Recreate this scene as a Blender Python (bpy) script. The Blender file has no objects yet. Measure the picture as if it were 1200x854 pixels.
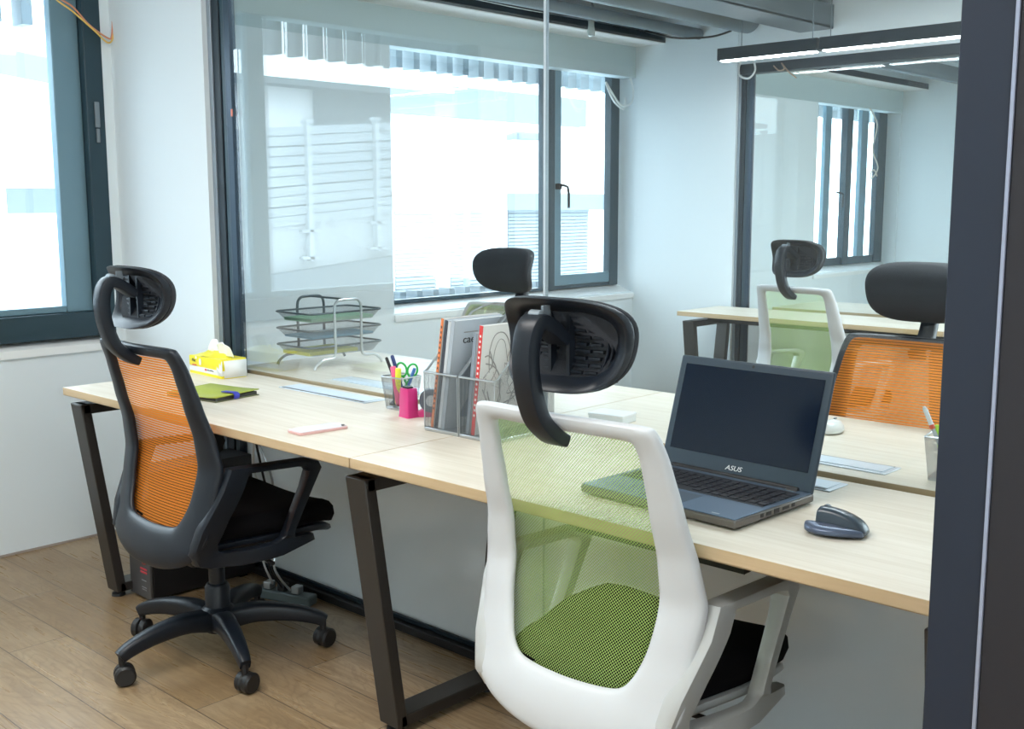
import bpy, math, random
from mathutils import Vector, Matrix
random.seed(7)
PI = math.pi
sc = bpy.context.scene
COL = sc.collection

# ------------------------------------------------------------------ helpers
class MB:
    def __init__(s): s.v = []; s.f = []
    def add(s, vs, fs):
        o = len(s.v); s.v += [tuple(v) for v in vs]; s.f += [[i + o for i in f] for f in fs]; return s
    def box(s, a, b, M=None):
        x0, y0, z0 = a; x1, y1, z1 = b
        vs = [Vector(p) for p in ((x0,y0,z0),(x1,y0,z0),(x1,y1,z0),(x0,y1,z0),(x0,y0,z1),(x1,y0,z1),(x1,y1,z1),(x0,y1,z1))]
        if M is not None: vs = [M @ v for v in vs]
        return s.add(vs, [[0,3,2,1],[4,5,6,7],[0,1,5,4],[1,2,6,5],[2,3,7,6],[3,0,4,7]])
    def tube(s, pts, r, n=8, closed=False, cap=True):
        pts = [Vector(p) for p in pts]; N = len(pts)
        rs = r if isinstance(r, (list, tuple)) else [r] * N
        rings = []; up = None
        for i, p in enumerate(pts):
            if closed: d = (pts[(i+1) % N] - pts[i-1])
            else: d = pts[min(i+1, N-1)] - pts[max(i-1, 0)]
            d.normalize()
            if up is None:
                up = Vector((0,0,1)) if abs(d.z) < .9 else Vector((1,0,0))
            a = d.cross(up)
            if a.length < 1e-5: a = d.cross(Vector((0,1,0)))
            a.normalize(); up = a.cross(d).normalized()
            rings.append([p + (a * math.cos(t) + up * math.sin(t)) * rs[i] for t in [2*PI*k/n for k in range(n)]])
        return s.rings(rings, closed, cap)
    def rings(s, rings, closed=False, cap=True):
        n = len(rings[0]); N = len(rings); vs = [v for r in rings for v in r]; fs = []
        for i in range(N if closed else N - 1):
            j = (i + 1) % N
            for k in range(n):
                l = (k + 1) % n
                fs.append([i*n+k, i*n+l, j*n+l, j*n+k])
        if cap and not closed:
            fs.append(list(range(n))[::-1]); fs.append([(N-1)*n + k for k in range(n)])
        return s.add(vs, fs)
    def lathe(s, prof, n=24, M=None, cap=True):
        rings = []
        for r, z in prof:
            rings.append([Vector((r*math.cos(2*PI*k/n), r*math.sin(2*PI*k/n), z)) for k in range(n)])
        if M is not None: rings = [[M @ v for v in r] for r in rings]
        return s.rings(rings, False, cap)
    def sweep(s, pts, side, w, t, closed=False, rnd=.3, n=3):
        """rounded-rectangle section: w along 'side', t across it; w,t numbers or per-point lists"""
        pts = [Vector(p) for p in pts]; N = len(pts); side = Vector(side).normalized()
        W = w if isinstance(w, (list, tuple)) else [w]*N
        T = t if isinstance(t, (list, tuple)) else [t]*N
        rings = []
        for i, p in enumerate(pts):
            d = (pts[(i+1) % N] - pts[i-1]) if closed else (pts[min(i+1,N-1)] - pts[max(i-1,0)])
            d.normalize(); nrm = side.cross(d).normalized()
            hw, ht = W[i]/2, T[i]/2; rr = min(hw, ht) * rnd * 2 * .5 + 1e-6
            ring = []
            for cx, cy, a0 in ((hw-rr, ht-rr, 0), (-hw+rr, ht-rr, PI/2), (-hw+rr, -ht+rr, PI), (hw-rr, -ht+rr, 1.5*PI)):
                for k in range(n):
                    a = a0 + PI/2*k/(n-1)
                    ring.append(p + side*(cx + rr*math.cos(a)) + nrm*(cy + rr*math.sin(a)))
            rings.append(ring)
        return s.rings(rings, closed)
    def prism(s, poly, M, h):
        """poly (u,v) extruded 0..h along local z, placed by M"""
        n = len(poly)
        a = [M @ Vector((u, v, 0)) for u, v in poly]; b = [M @ Vector((u, v, h)) for u, v in poly]
        return s.add(a + b, [list(range(n))[::-1], list(range(n, 2*n))] + [[i, (i+1) % n, n+(i+1) % n, n+i] for i in range(n)])
    def grid(s, rows, closed=False):
        n = len(rows[0]); vs = [v for r in rows for v in r]; fs = []
        for i in range(len(rows)-1):
            for k in range(n-1): fs.append([i*n+k, i*n+k+1, (i+1)*n+k+1, (i+1)*n+k])
        return s.add(vs, fs)
    def build(s, name, m, parent=None, bevel=0, sub=0, smooth=True, angle=35, solid=0, seg=2):
        me = bpy.data.meshes.new(name); me.from_pydata(s.v, [], s.f); me.update()
        import bmesh
        bm = bmesh.new(); bm.from_mesh(me); bmesh.ops.remove_doubles(bm, verts=bm.verts, dist=1e-6)
        bmesh.ops.recalc_face_normals(bm, faces=bm.faces); bm.to_mesh(me); bm.free()
        o = bpy.data.objects.new(name, me); COL.objects.link(o); me.materials.append(m)
        if smooth:
            for p in me.polygons: p.use_smooth = True
            me.set_sharp_from_angle(angle=math.radians(angle))
        if solid:
            q = o.modifiers.new('s', 'SOLIDIFY'); q.thickness = solid; q.offset = 0
        if bevel:
            q = o.modifiers.new('b', 'BEVEL'); q.width = bevel; q.segments = seg; q.limit_method = 'ANGLE'; q.angle_limit = .7
            q.harden_normals = False
        if sub:
            q = o.modifiers.new('u', 'SUBSURF'); q.levels = sub; q.render_levels = sub
        if parent is not None: o.parent = parent
        return o

def cr(pts, k=6, closed=False):
    pts = [Vector(p) for p in pts]; N = len(pts); out = []
    for i in range(N if closed else N-1):
        if closed: p0, p1, p2, p3 = pts[i-1], pts[i], pts[(i+1) % N], pts[(i+2) % N]
        else: p0, p1, p2, p3 = pts[max(i-1,0)], pts[i], pts[i+1], pts[min(i+2, N-1)]
        for j in range(k):
            t = j/k
            out.append(.5*((2*p1) + (p2-p0)*t + (2*p0-5*p1+4*p2-p3)*t*t + (3*p1-p0-3*p2+p3)*t**3))
    if not closed: out.append(pts[-1])
    return out
def lerp_tab(tab, x):
    if x <= tab[0][0]: return tab[0][1]
    for (a, fa), (b, fb) in zip(tab, tab[1:]):
        if x <= b:
            t = (x-a)/(b-a); t = t*t*(3-2*t)*.4 + t*.6
            return fa + (fb-fa)*t
    return tab[-1][1]
def thing(name, label, cat, loc=(0,0,0), rz=0, group=None):
    o = bpy.data.objects.new(name, None); COL.objects.link(o); o.location = loc; o.rotation_euler = (0,0,rz)
    o.empty_display_size = .05
    o['label'] = label; o['category'] = cat
    if group: o['group'] = group
    return o
def tag(o, label, cat, group=None, kind=None):
    o['label'] = label; o['category'] = cat
    if group: o['group'] = group
    if kind: o['kind'] = kind
    return o
def struct(name, mb, m, parent=None, label=None, **k):
    o = mb.build(name, m, parent, **k)
    if parent is None: o['kind'] = 'structure'
    if label: o['label'] = label
    return o
def srt(name, label=None, loc=(0,0,0)):
    o = bpy.data.objects.new(name, None); COL.objects.link(o); o['kind'] = 'structure'; o.location = loc
    if label: o['label'] = label
    return o
def dup(root, loc, rz, label):
    def cp(o, par):
        c = o.copy(); COL.objects.link(c); c.parent = par
        for ch in [x for x in bpy.data.objects if x.parent == o and x is not c]: cp(ch, c)
        return c
    r = cp(root, None); r.location = loc; r.rotation_euler = (0,0,rz); r['label'] = label
    return r
def text(name, s, size, m, M, parent, depth=.0004, align='LEFT', shear=0, sx=1.0):
    cu = bpy.data.curves.new(name, 'FONT'); cu.body = s; cu.size = size; cu.extrude = depth; cu.align_x = align; cu.shear = shear
    t = bpy.data.objects.new(name, cu); COL.objects.link(t)
    bpy.context.view_layer.update()
    me = bpy.data.meshes.new_from_object(t.evaluated_get(bpy.context.evaluated_depsgraph_get()))
    bpy.data.objects.remove(t); bpy.data.curves.remove(cu)
    me.transform(M @ Matrix.Diagonal((sx,1,1,1))); me.materials.clear(); me.materials.append(m)
    o = bpy.data.objects.new(name, me); COL.objects.link(o); o.parent = parent
    return o
def frame_M(origin, u, v):
    u = Vector(u).normalized(); v = Vector(v).normalized(); w = u.cross(v)
    M = Matrix.Identity(4)
    for i in range(3): M[i][0] = u[i]; M[i][1] = v[i]; M[i][2] = w[i]; M[i][3] = origin[i]
    return M

# ------------------------------------------------------------------ materials
class NT:
    def __init__(s, name):
        s.m = bpy.data.materials.new(name); s.m.use_nodes = True; s.t = s.m.node_tree; s.t.nodes.clear()
        s.out = s.n('ShaderNodeOutputMaterial')
    def n(s, ty, **k):
        x = s.t.nodes.new(ty)
        for a, b in k.items():
            if a.startswith('i_'):
                key = a[2:].replace('_', ' ')
                x.inputs[key].default_value = b
            else: setattr(x, a, b)
        return x
    def l(s, a, b): s.t.links.new(a, b)
    def math(s, op, a, b=None, c=None):
        x = s.n('ShaderNodeMath', operation=op)
        for i, q in enumerate((a, b, c)):
            if q is None: continue
            if isinstance(q, (int, float)): x.inputs[i].default_value = q
            else: s.l(q, x.inputs[i])
        return x.outputs[0]
    def mix(s, f, a, b):
        x = s.n('ShaderNodeMix', data_type='RGBA')
        for i, q in ((0, f), (6, a), (7, b)):
            if isinstance(q, (int, float)): x.inputs[i].default_value = q
            elif isinstance(q, tuple): x.inputs[i].default_value = (*q, 1)[:4]
            else: s.l(q, x.inputs[i])
        return x.outputs[2]
def pbr(name, col, rough=.5, metal=0, bump=0, bscale=200, spec=.5, var=0, vscale=8, trans=0, coat=0, alpha=1):
    N = NT(name); p = N.n('ShaderNodeBsdfPrincipled')
    p.inputs['Base Color'].default_value = (*col, 1); p.inputs['Roughness'].default_value = rough
    p.inputs['Metallic'].default_value = metal; p.inputs['Specular IOR Level'].default_value = spec
    p.inputs['Transmission Weight'].default_value = trans; p.inputs['Coat Weight'].default_value = coat
    p.inputs['Alpha'].default_value = alpha
    tc = N.n('ShaderNodeTexCoord')
    if var:
        no = N.n('ShaderNodeTexNoise'); no.inputs['Scale'].default_value = vscale; no.inputs['Detail'].default_value = 4
        N.l(tc.outputs['Object'], no.inputs['Vector'])
        d = tuple(max(0, c*(1-var)) for c in col); u = tuple(min(1, c*(1+var)) for c in col)
        N.l(N.mix(no.outputs['Fac'], d, u), p.inputs['Base Color'])
    if bump:
        no = N.n('ShaderNodeTexNoise'); no.inputs['Scale'].default_value = bscale; no.inputs['Detail'].default_value = 3
        N.l(tc.outputs['Object'], no.inputs['Vector'])
        b = N.n('ShaderNodeBump'); b.inputs['Strength'].default_value = bump; b.inputs['Distance'].default_value = .001
        N.l(no.outputs['Fac'], b.inputs['Height']); N.l(b.outputs[0], p.inputs['Normal'])
    N.l(p.outputs[0], N.out.inputs[0]); return N.m
def glass(name, tint=(.97,.99,.99), base=.045, haze=0):
    N = NT(name); lw = N.n('ShaderNodeLayerWeight'); lw.inputs['Blend'].default_value = .5
    f = N.math('POWER', lw.outputs['Facing'], 2.9)   # facing: 0 head-on, 1 at grazing
    f = N.math('MULTIPLY_ADD', f, 1-base, base)
    t = N.n('ShaderNodeBsdfTransparent'); t.inputs[0].default_value = (*tint, 1)
    g = N.n('ShaderNodeBsdfGlossy'); g.inputs['Roughness'].default_value = 0; g.inputs[0].default_value = (1,1,1,1)
    m = N.n('ShaderNodeMixShader'); N.l(f, m.inputs[0]); N.l(t.outputs[0], m.inputs[1]); N.l(g.outputs[0], m.inputs[2])
    N.l(m.outputs[0], N.out.inputs[0]); return N.m
def frosted(name):
    N = NT(name)
    r = N.n('ShaderNodeBsdfRefraction'); r.inputs['IOR'].default_value = 1.12; r.inputs['Roughness'].default_value = .36; r.inputs[0].default_value = (1,1,1,1)
    t = N.n('ShaderNodeBsdfTranslucent'); t.inputs[0].default_value = (.95,.99,1,1)
    d = N.n('ShaderNodeBsdfDiffuse'); d.inputs[0].default_value = (.90,.94,.96,1)
    g = N.n('ShaderNodeBsdfGlossy'); g.inputs['Roughness'].default_value = .25
    a = N.n('ShaderNodeMixShader'); a.inputs[0].default_value = .5; N.l(r.outputs[0], a.inputs[1]); N.l(t.outputs[0], a.inputs[2])
    b = N.n('ShaderNodeMixShader'); b.inputs[0].default_value = .34; N.l(a.outputs[0], b.inputs[1]); N.l(d.outputs[0], b.inputs[2])
    c = N.n('ShaderNodeMixShader'); c.inputs[0].default_value = .05; N.l(b.outputs[0], c.inputs[1]); N.l(g.outputs[0], c.inputs[2])
    N.l(c.outputs[0], N.out.inputs[0]); return N.m
def emit(name, col, s):
    N = NT(name); e = N.n('ShaderNodeEmission'); e.inputs[0].default_value = (*col, 1); e.inputs[1].default_value = s
    N.l(e.outputs[0], N.out.inputs[0]); return N.m
def net(name, col, kind, pitch=.0075, open_=.4, translu=.35):
    """woven back cloth: real see-through gaps between the threads"""
    N = NT(name); tc = N.n('ShaderNodeTexCoord'); sp = N.n('ShaderNodeSeparateXYZ'); N.l(tc.outputs['Object'], sp.inputs[0])
    X, Z = sp.outputs[0], sp.outputs[2]
    if kind == 'stripe':
        w = N.math('FRACT', N.math('DIVIDE', Z, pitch)); hole = N.math('LESS_THAN', w, open_)
        # fine vertical threads bridge the slits
        v = N.math('FRACT', N.math('DIVIDE', X, .0023)); br = N.math('LESS_THAN', v, .12)
        hole = N.math('MULTIPLY', hole, N.math('SUBTRACT', 1.0, br))
    elif kind == 'dots':
        a = N.math('COSINE', N.math('MULTIPLY', X, 2*PI/pitch)); b = N.math('COSINE', N.math('MULTIPLY', Z, 2*PI/(pitch*.95)))
        hole = N.math('GREATER_THAN', N.math('ADD', a, b), open_)
        a2 = N.math('COSINE', N.math('MULTIPLY_ADD', X, 2*PI/pitch, PI)); b2 = N.math('COSINE', N.math('MULTIPLY_ADD', Z, 2*PI/(pitch*.95), PI))
        hole = N.math('MAXIMUM', hole, N.math('GREATER_THAN', N.math('ADD', a2, b2), open_))
    else:
        a = N.math('FRACT', N.math('DIVIDE', N.math('ADD', N.math('ADD', X, sp.outputs[1]), Z), pitch))
        b = N.math('FRACT', N.math('DIVIDE', N.math('SUBTRACT', N.math('ADD', X, sp.outputs[1]), Z), pitch))
        hole = N.math('MULTIPLY', N.math('LESS_THAN', a, open_), N.math('LESS_THAN', b, open_))
    d = N.n('ShaderNodeBsdfPrincipled'); d.inputs['Base Color'].default_value = (*col, 1); d.inputs['Roughness'].default_value = .7; d.inputs['Specular IOR Level'].default_value = .12
    t = N.n('ShaderNodeBsdfTranslucent'); t.inputs[0].default_value = (*col, 1)
    a = N.n('ShaderNodeMixShader'); a.inputs[0].default_value = translu; N.l(d.outputs[0], a.inputs[1]); N.l(t.outputs[0], a.inputs[2])
    tr = N.n('ShaderNodeBsdfTransparent')
    m = N.n('ShaderNodeMixShader'); N.l(hole, m.inputs[0]); N.l(a.outputs[0], m.inputs[1]); N.l(tr.outputs[0], m.inputs[2])
    N.l(m.outputs[0], N.out.inputs[0]); return N.m
def laminate(name, c1, c2, rough=.42):
    N = NT(name); tc = N.n('ShaderNodeTexCoord'); mp = N.n('ShaderNodeMapping'); mp.inputs['Scale'].default_value = (1.2, 22, 22)
    N.l(tc.outputs['Object'], mp.inputs[0])
    no = N.n('ShaderNodeTexNoise'); no.inputs['Scale'].default_value = 2.2; no.inputs['Detail'].default_value = 6; no.inputs['Distortion'].default_value = .6
    N.l(mp.outputs[0], no.inputs[0])
    p = N.n('ShaderNodeBsdfPrincipled'); p.inputs['Roughness'].default_value = rough
    r = N.n('ShaderNodeValToRGB'); r.color_ramp.elements[0].position = .3; r.color_ramp.elements[0].color = (*c1,1); r.color_ramp.elements[1].position = .72; r.color_ramp.elements[1].color = (*c2,1)
    N.l(no.outputs['Fac'], r.inputs[0]); N.l(r.outputs[0], p.inputs['Base Color']); N.l(p.outputs[0], N.out.inputs[0]); return N.m
def floor_mat():
    N = NT('oak_plank_floor'); tc = N.n('ShaderNodeTexCoord')
    mp = N.n('ShaderNodeMapping'); mp.inputs['Location'].default_value = (.25, .41 + .185*20, 0); N.l(tc.outputs['Object'], mp.inputs[0])
    br = N.n('ShaderNodeTexBrick'); br.offset = .37; br.inputs['Scale'].default_value = 1
    br.inputs['Brick Width'].default_value = 1.21; br.inputs['Row Height'].default_value = .185
    br.inputs['Mortar Size'].default_value = .0016; br.inputs['Mortar Smooth'].default_value = .3; br.inputs['Bias'].default_value = 0
    br.inputs['Color1'].default_value = (0,0,0,1); br.inputs['Color2'].default_value = (1,1,1,1); br.inputs['Mortar'].default_value = (.5,.5,.5,1)
    N.l(mp.outputs[0], br.inputs['Vector'])
    off = N.n('ShaderNodeVectorMath', operation='MULTIPLY_ADD'); N.l(br.outputs['Color'], off.inputs[0]); off.inputs[1].default_value = (7.3, 3.1, 1.7); N.l(tc.outputs['Object'], off.inputs[2])
    m2 = N.n('ShaderNodeMapping'); m2.inputs['Scale'].default_value = (1.3, 4.2, 1); N.l(off.outputs[0], m2.inputs[0])
    big = N.n('ShaderNodeTexNoise'); big.inputs['Scale'].default_value = 1.6; big.inputs['Detail'].default_value = 5; big.inputs['Distortion'].default_value = 1.2; N.l(m2.outputs[0], big.inputs[0])
    rings = N.math('FRACT', N.math('MULTIPLY', big.outputs['Fac'], 14.0))
    rings = N.math('ABSOLUTE', N.math('MULTIPLY_ADD', rings, 2.0, -1.0))
    m3 = N.n('ShaderNodeMapping'); m3.inputs['Scale'].default_value = (4, 70, 1); N.l(off.outputs[0], m3.inputs[0])
    gr = N.n('ShaderNodeTexNoise'); gr.inputs['Scale'].default_value = 1.0; gr.inputs['Detail'].default_value = 4; N.l(m3.outputs[0], gr.inputs[0])
    c = N.mix(br.outputs['Color'], (.29,.19,.095), (.42,.30,.175))
    c = N.mix(N.math('MULTIPLY', N.math('POWER', rings, 3.0), .40), c, (.15,.09,.045))
    g2 = N.math('SMOOTH_MIN', N.math('MULTIPLY', N.math('MAXIMUM', N.math('SUBTRACT', gr.outputs['Fac'], .42), 0.0), 2.2), .45, .1)
    c = N.mix(g2, c, (.20,.13,.07))
    kn = N.n('ShaderNodeTexNoise'); kn.inputs['Scale'].default_value = 2.6; kn.inputs['Detail'].default_value = 3; N.l(off.outputs[0], kn.inputs[0])
    c = N.mix(N.math('MULTIPLY', N.math('MAXIMUM', N.math('SUBTRACT', kn.outputs['Fac'], .5), 0.0), 1.6), c, (.47,.36,.23))
    c = N.mix(br.outputs['Fac'], c, (.07,.05,.035))
    p = N.n('ShaderNodeBsdfPrincipled'); N.l(c, p.inputs['Base Color'])
    ro = N.math('MULTIPLY_ADD', gr.outputs['Fac'], .2, .20); N.l(ro, p.inputs['Roughness'])
    b = N.n('ShaderNodeBump'); b.inputs['Strength'].default_value = .25; b.inputs['Distance'].default_value = .001
    N.l(N.math('SUBTRACT', gr.outputs['Fac'], br.outputs['Fac']), b.inputs['Height']); N.l(b.outputs[0], p.inputs['Normal'])
    N.l(p.outputs[0], N.out.inputs[0]); return N.m

WALL = pbr('white_wall_paint', (.77,.84,.875), .6, bump=.05, bscale=300)
CEIL = pbr('white_ceiling_paint', (.80,.82,.82), .8)
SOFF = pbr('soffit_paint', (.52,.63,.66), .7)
FLOOR = floor_mat()
WINF = pbr('blue_black_window_aluminium', (.022,.050,.068), .4, 0, spec=.4)
WINL = pbr('grey_window_aluminium', (.17,.28,.34), .4, .3)
BLK = pbr('black_powder_coat', (.010,.010,.012), .48, bump=.05, bscale=900)
LEGM = pbr('desk_leg_bronze_black', (.045,.041,.038), .38, .4, bump=.06, bscale=900)
DARK = pbr('dark_aluminium', (.008,.018,.028), .45, 0, spec=.35)
COLM = pbr('black_column_coating', (.010,.017,.034), .45, 0, bump=.04, bscale=900)
GREY = pbr('galvanised_grey_steel', (.20,.24,.27), .5, .3, var=.12)
PIPE = pbr('painted_grey_pipe', (.17,.215,.245), .5)
GLASS = glass('clear_partition_glass', (.965,.985,.985), .024)
WGLASS = glass('window_pane_glass', (.98,.99,1), .035)
FROST = frosted('frosted_glass_film')
TOP = laminate('maple_desk_laminate', (.68,.61,.50), (.80,.74,.64))
EDGE = laminate('maple_edge_band', (.50,.36,.20), (.66,.49,.30), .5)
CHROME = pbr('chrome', (.75,.78,.8), .15, 1)
SILVER = pbr('silver_wire', (.50,.53,.55), .3, .9)
WIRE = pbr('dark_grey_wire', (.10,.12,.13), .35, .7)
ALU = pbr('brushed_silver_plate', (.62,.68,.74), .35, .6)
BPLA = pbr('black_chair_plastic', (.008,.012,.019), .38, bump=.08, bscale=700, spec=.42)
WPLA = pbr('white_chair_plastic', (.63,.65,.67), .38, spec=.5)
GPLA = pbr('pale_grey_arm_plastic', (.54,.55,.54), .3, .15, spec=.5)
SEATF = pbr('black_seat_cloth', (.005,.005,.006), 1.0, spec=.1, bump=.5, bscale=700)
PADF = pbr('black_headrest_net', (.018,.021,.028), .7, bump=.8, bscale=420)
ORNET = net('orange_back_net', (1.0,.33,.055), 'stripe', .0076, .24, .5)
GRNET = net('green_back_net', (.50,.70,.22), 'dots', .0068, .62, .45)
WNET = net('wire_net', (.16,.18,.19), 'diag', .0034, .80, .0)
RUB = pbr('black_rubber', (.012,.012,.013), .45)
MATS = {}
def flat(name, col, rough=.5, **k):
    if name not in MATS: MATS[name] = pbr(name, col, rough, **k)
    return MATS[name]

Y2 = 3.46       # wall between the second and third room
Y3 = 7.28
XE = 3.80       # corridor side of the rooms
HC = 2.75
# ------------------------------------------------------------------ shell
struct('floor', MB().box((-.0,-3.6,-.05),(7.2,Y3+.1,0)), FLOOR)
struct('ceiling', MB().box((-.25,-3.6,HC),(7.2,Y3+.1,HC+.1)), CEIL)
# window wall: sill zone, piers, head
SZ, HZ = .80, 2.20
def wall_x(name, y0, y1, z0, z1, x0=-.2): struct(name, MB().box((x0,y0,z0),(0,y1,z1)), WALL)
WINS = [(-2.05, -.075), (1.425, 3.44), (5.78, 7.26)]
m = MB().box((-.2,-3.6,0),(0,Y3+.1,SZ-.0))
for a, b in ((-3.6,WINS[0][0]),(WINS[0][1],WINS[1][0]),(WINS[1][1],WINS[2][0]),(WINS[2][1],Y3+.1)):
    m.box((-.2,a,SZ),(0,b,HC))
struct('wall_left', m, WALL, label='white window wall with piers between the openings')
m = MB()
for a, b in WINS: m.box((-.2,a,2.32),(0,b,HC))
struct('wall_left_head', m, WALL)
# sloping white sills
for i, (a, b) in enumerate(WINS):
    m = MB(); zf, zb = (.80, .828) if i == 0 else (.79, .838)
    xb = -.05 if i == 0 else -.13
    M = frame_M((0, a, 0), (1,0,0), (0,0,1))   # w = x cross z = -y
    m.prism([(.012, zf-.03), (.012, zf), (xb-.02, zb), (-.2, zb), (-.2, zf-.03)], frame_M((0,b,0),(1,0,0),(0,0,1)), b-a)
    struct('trim_%d' % (i+1), m, flat('white_sill', (.86,.88,.88), .45), label='white window sill board')
# soffit boxes above the windows
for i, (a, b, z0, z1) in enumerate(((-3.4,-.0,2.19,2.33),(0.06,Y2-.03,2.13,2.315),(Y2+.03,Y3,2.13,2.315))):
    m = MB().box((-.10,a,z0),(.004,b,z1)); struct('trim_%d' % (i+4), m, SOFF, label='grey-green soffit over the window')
    m = MB().box((-.10,a,z1),(.22,b,z1+.012)); struct('trim_%d' % (i+7), m, CEIL, label='white shelf board above the soffit')
    m = MB().box((.205,a,z1+.004),(.225,b,z1+.05)); struct('trim_%d' % (i+10), m, DARK, label='dark steel edge under the ceiling')
# cross walls
struct('wall_front', MB().box((0,-3.6,0),(6.5,-3.45,HC)), WALL)
struct('wall_partition_stub', MB().box((0,-.035,0),(.68,.035,HC)), WALL, label='white wall stub between near window and black frame')
struct('wall_middle', MB().box((0,Y2-.035,0),(.735,Y2+.035,HC)).box((.735,Y2-.03,2.145),(XE,Y2+.03,HC)), WALL, label='white wall behind the second room')
struct('wall_back', MB().box((0,Y3,0),(XE+.1,Y3+.1,HC)), WALL)
struct('wall_corridor', MB().box((7.0,-3.6,0),(7.2,Y3+.1,HC)), WALL)
struct('wall_corridor_side', MB().box((XE,.9,2.2),(XE+.06,Y3,HC)), WALL)
struct('baseboard_left', MB().box((0,-3.4,0),(.006,-.035,.008)), flat('sealant', (.35,.30,.27), .6))

# ------------------------------------------------------------------ windows
def win_frame(nm, a, b, x0, x1, z0, z1, members, panes, lab):
    r = srt(nm, lab)
    for k, (n, q0, q1, mt) in enumerate(members): MB().box(q0, q1).build(n, mt, r, bevel=.004)
    for q0, q1 in panes: MB().box(q0, q1).build('pane', WGLASS, r)
    return r
# window 1 (our room)
a, b = WINS[0]
r1 = win_frame('window_1', a, b, 0, 0, 0, 0, [
    ('window_frame', (-.10,b-.075,.828), (.004,b,2.19), WINF), ('window_frame', (-.10,a,.828), (.004,a+.08,2.19), WINF),
    ('bottom_rail', (-.10,a+.08,.828), (0,b-.075,.928), WINF), ('sash_stile', (-.085,b-.185,.928), (-.035,b-.075,2.19), WINL),
    ('sash_stile', (-.085,-.722,.928), (-.035,-.615,2.19), WINL), ('sash_rail', (-.085,a+.08,.928), (-.035,b-.185,.955), WINL)],
    [((-.062,a+.08,.95),(-.058,b-.185,2.19))], 'blue-black framed window of the near room')
MB().box((.002,b-.045,1.66),(.012,b-.025,1.76)).box((.002,b-.042,1.60),(.012,b-.028,1.655)).build('window_latch', GREY, r1, bevel=.003)
# window 2
def big_window(nm, y0, y1, ym, lab, handle=True):
    x0, x1 = -.17, -.125
    r = win_frame(nm, 0,0,0,0,0,0, [
        ('window_frame', (x0,y1-.085,.838), (x1+.01,y1,2.32), WINF), ('window_frame', (x0,y0,.838), (x1,y0+.05,2.32), WINF),
        ('bottom_rail', (x0,y0+.05,.836), (x1+.003,ym-.07,.856), WINF),
        ('mullion', (x0,ym-.08,.838), (x1+.02,ym,2.32), WINF), ('sash_stile', (x0+.005,ym,.862), (x1+.012,ym+.065,2.32), WINL),
        ('sash_rail', (x0+.005,ym+.065,.862), (x1+.008,y1-.085,.925), WINL), ('bottom_rail', (x0,ym,.838), (x1+.005,y1-.085,.862), WINF),
        ('top_rail', (x0,y0+.05,2.27), (x1,y1-.085,2.32), WINF)],
        [((x0+.02,y0+.05,.856),(x0+.024,ym-.08,2.27)), ((x0+.02,ym+.065,.925),(x0+.024,y1-.085,2.27))], lab)
    if handle:
        h = MB().box((x1+.01,ym+.012,1.44),(x1+.045,ym+.035,1.475)); h.tube([(x1+.05,ym+.02,1.465),(x1+.055,ym+.05,1.462),(x1+.055,ym+.075,1.455),(x1+.055,ym+.085,1.42),(x1+.055,ym+.085,1.33)], .008, 8)
        h.build('window_handle', BLK, r)
    return r
big_window('window_2', 1.425, 3.42, 2.79, 'wide dark framed window of the middle room')
r3 = win_frame('window_3', 0,0,0,0,0,0, [
    ('window_frame', (-.17,7.10,.838), (-.12,7.26,2.32), WINF), ('bottom_rail', (-.17,5.78,.838), (-.13,7.10,.90), WINF),
    ('sash_stile', (-.165,6.16,.90), (-.13,6.26,2.32), WINL), ('mullion', (-.17,6.50,.838), (-.11,6.60,2.32), WINF), ('sash_stile', (-.16,6.78,.90), (-.12,6.90,2.32), WINL)],
    [((-.15,5.78,.90),(-.146,7.10,2.32))], 'dark framed window seen in the third room')
MB().tube([(-.105,6.33,1.44),(-.08,6.35,1.44),(-.08,6.40,1.43),(-.08,6.40,1.32)], .008, 8).build('window_handle', BLK, r3)
# ------------------------------------------------------------------ glass partitions
def partition(nm, y, x0, joint, x1, ztop, label, rail):
    r = thing(nm, label, 'glass partition', (0,y,0))
    w = 1 if not rail else .70; zp = rail or ztop
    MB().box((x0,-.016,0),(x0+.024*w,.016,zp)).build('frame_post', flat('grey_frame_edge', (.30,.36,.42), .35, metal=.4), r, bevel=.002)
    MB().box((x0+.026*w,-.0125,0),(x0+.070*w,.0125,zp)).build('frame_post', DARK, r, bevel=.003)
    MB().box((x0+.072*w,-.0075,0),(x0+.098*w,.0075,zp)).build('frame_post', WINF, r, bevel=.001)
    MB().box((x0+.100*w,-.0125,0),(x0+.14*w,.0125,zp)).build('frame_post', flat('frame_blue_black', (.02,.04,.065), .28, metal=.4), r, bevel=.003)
    MB().box((x0+.14,-.035,0),(x1,.035,.028)).build('bottom_rail', BLK, r, bevel=.003)
    MB().box((x0+.14,-.014,.028),(x1,.014,.043)).build('bottom_rail', DARK, r, bevel=.002)
    if rail: MB().box((x0+.02,-.045,rail-.055),(x1,.03,rail)).build('top_rail', DARK, r, bevel=.003)
    zt = rail-.055 if rail else ztop
    xs = [x0+.14, joint, x1] if joint else [x0+.098, x1]
    for p, q in zip(xs, xs[1:]):
        MB().box((p+.004,-.005,.74),(q-.004,.005,zt)).build('glass_pane', GLASS, r)
        MB().box((p+.004,-.005,.043),(q-.004,.005,.74)).build('frosted_glass_pane', FROST, r)
    if joint:
        MB().box((joint-.004,-.006,.043),(joint+.004,.006,zt)).build('glass_joint', flat('silver_joint', (.55,.62,.68), .25, metal=.3), r)
    return r
P1 = partition('glass_partition', 0, .68, 2.295, 3.74, HC, 'tall clear glass partition with frosted base behind the near desks', None)
MB().box((.812,-.0145,1.665),(.822,-.0120,1.69)).build('frame_sticker', flat('red_sticker', (.75,.22,.15), .5), P1, bevel=.001)
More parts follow.
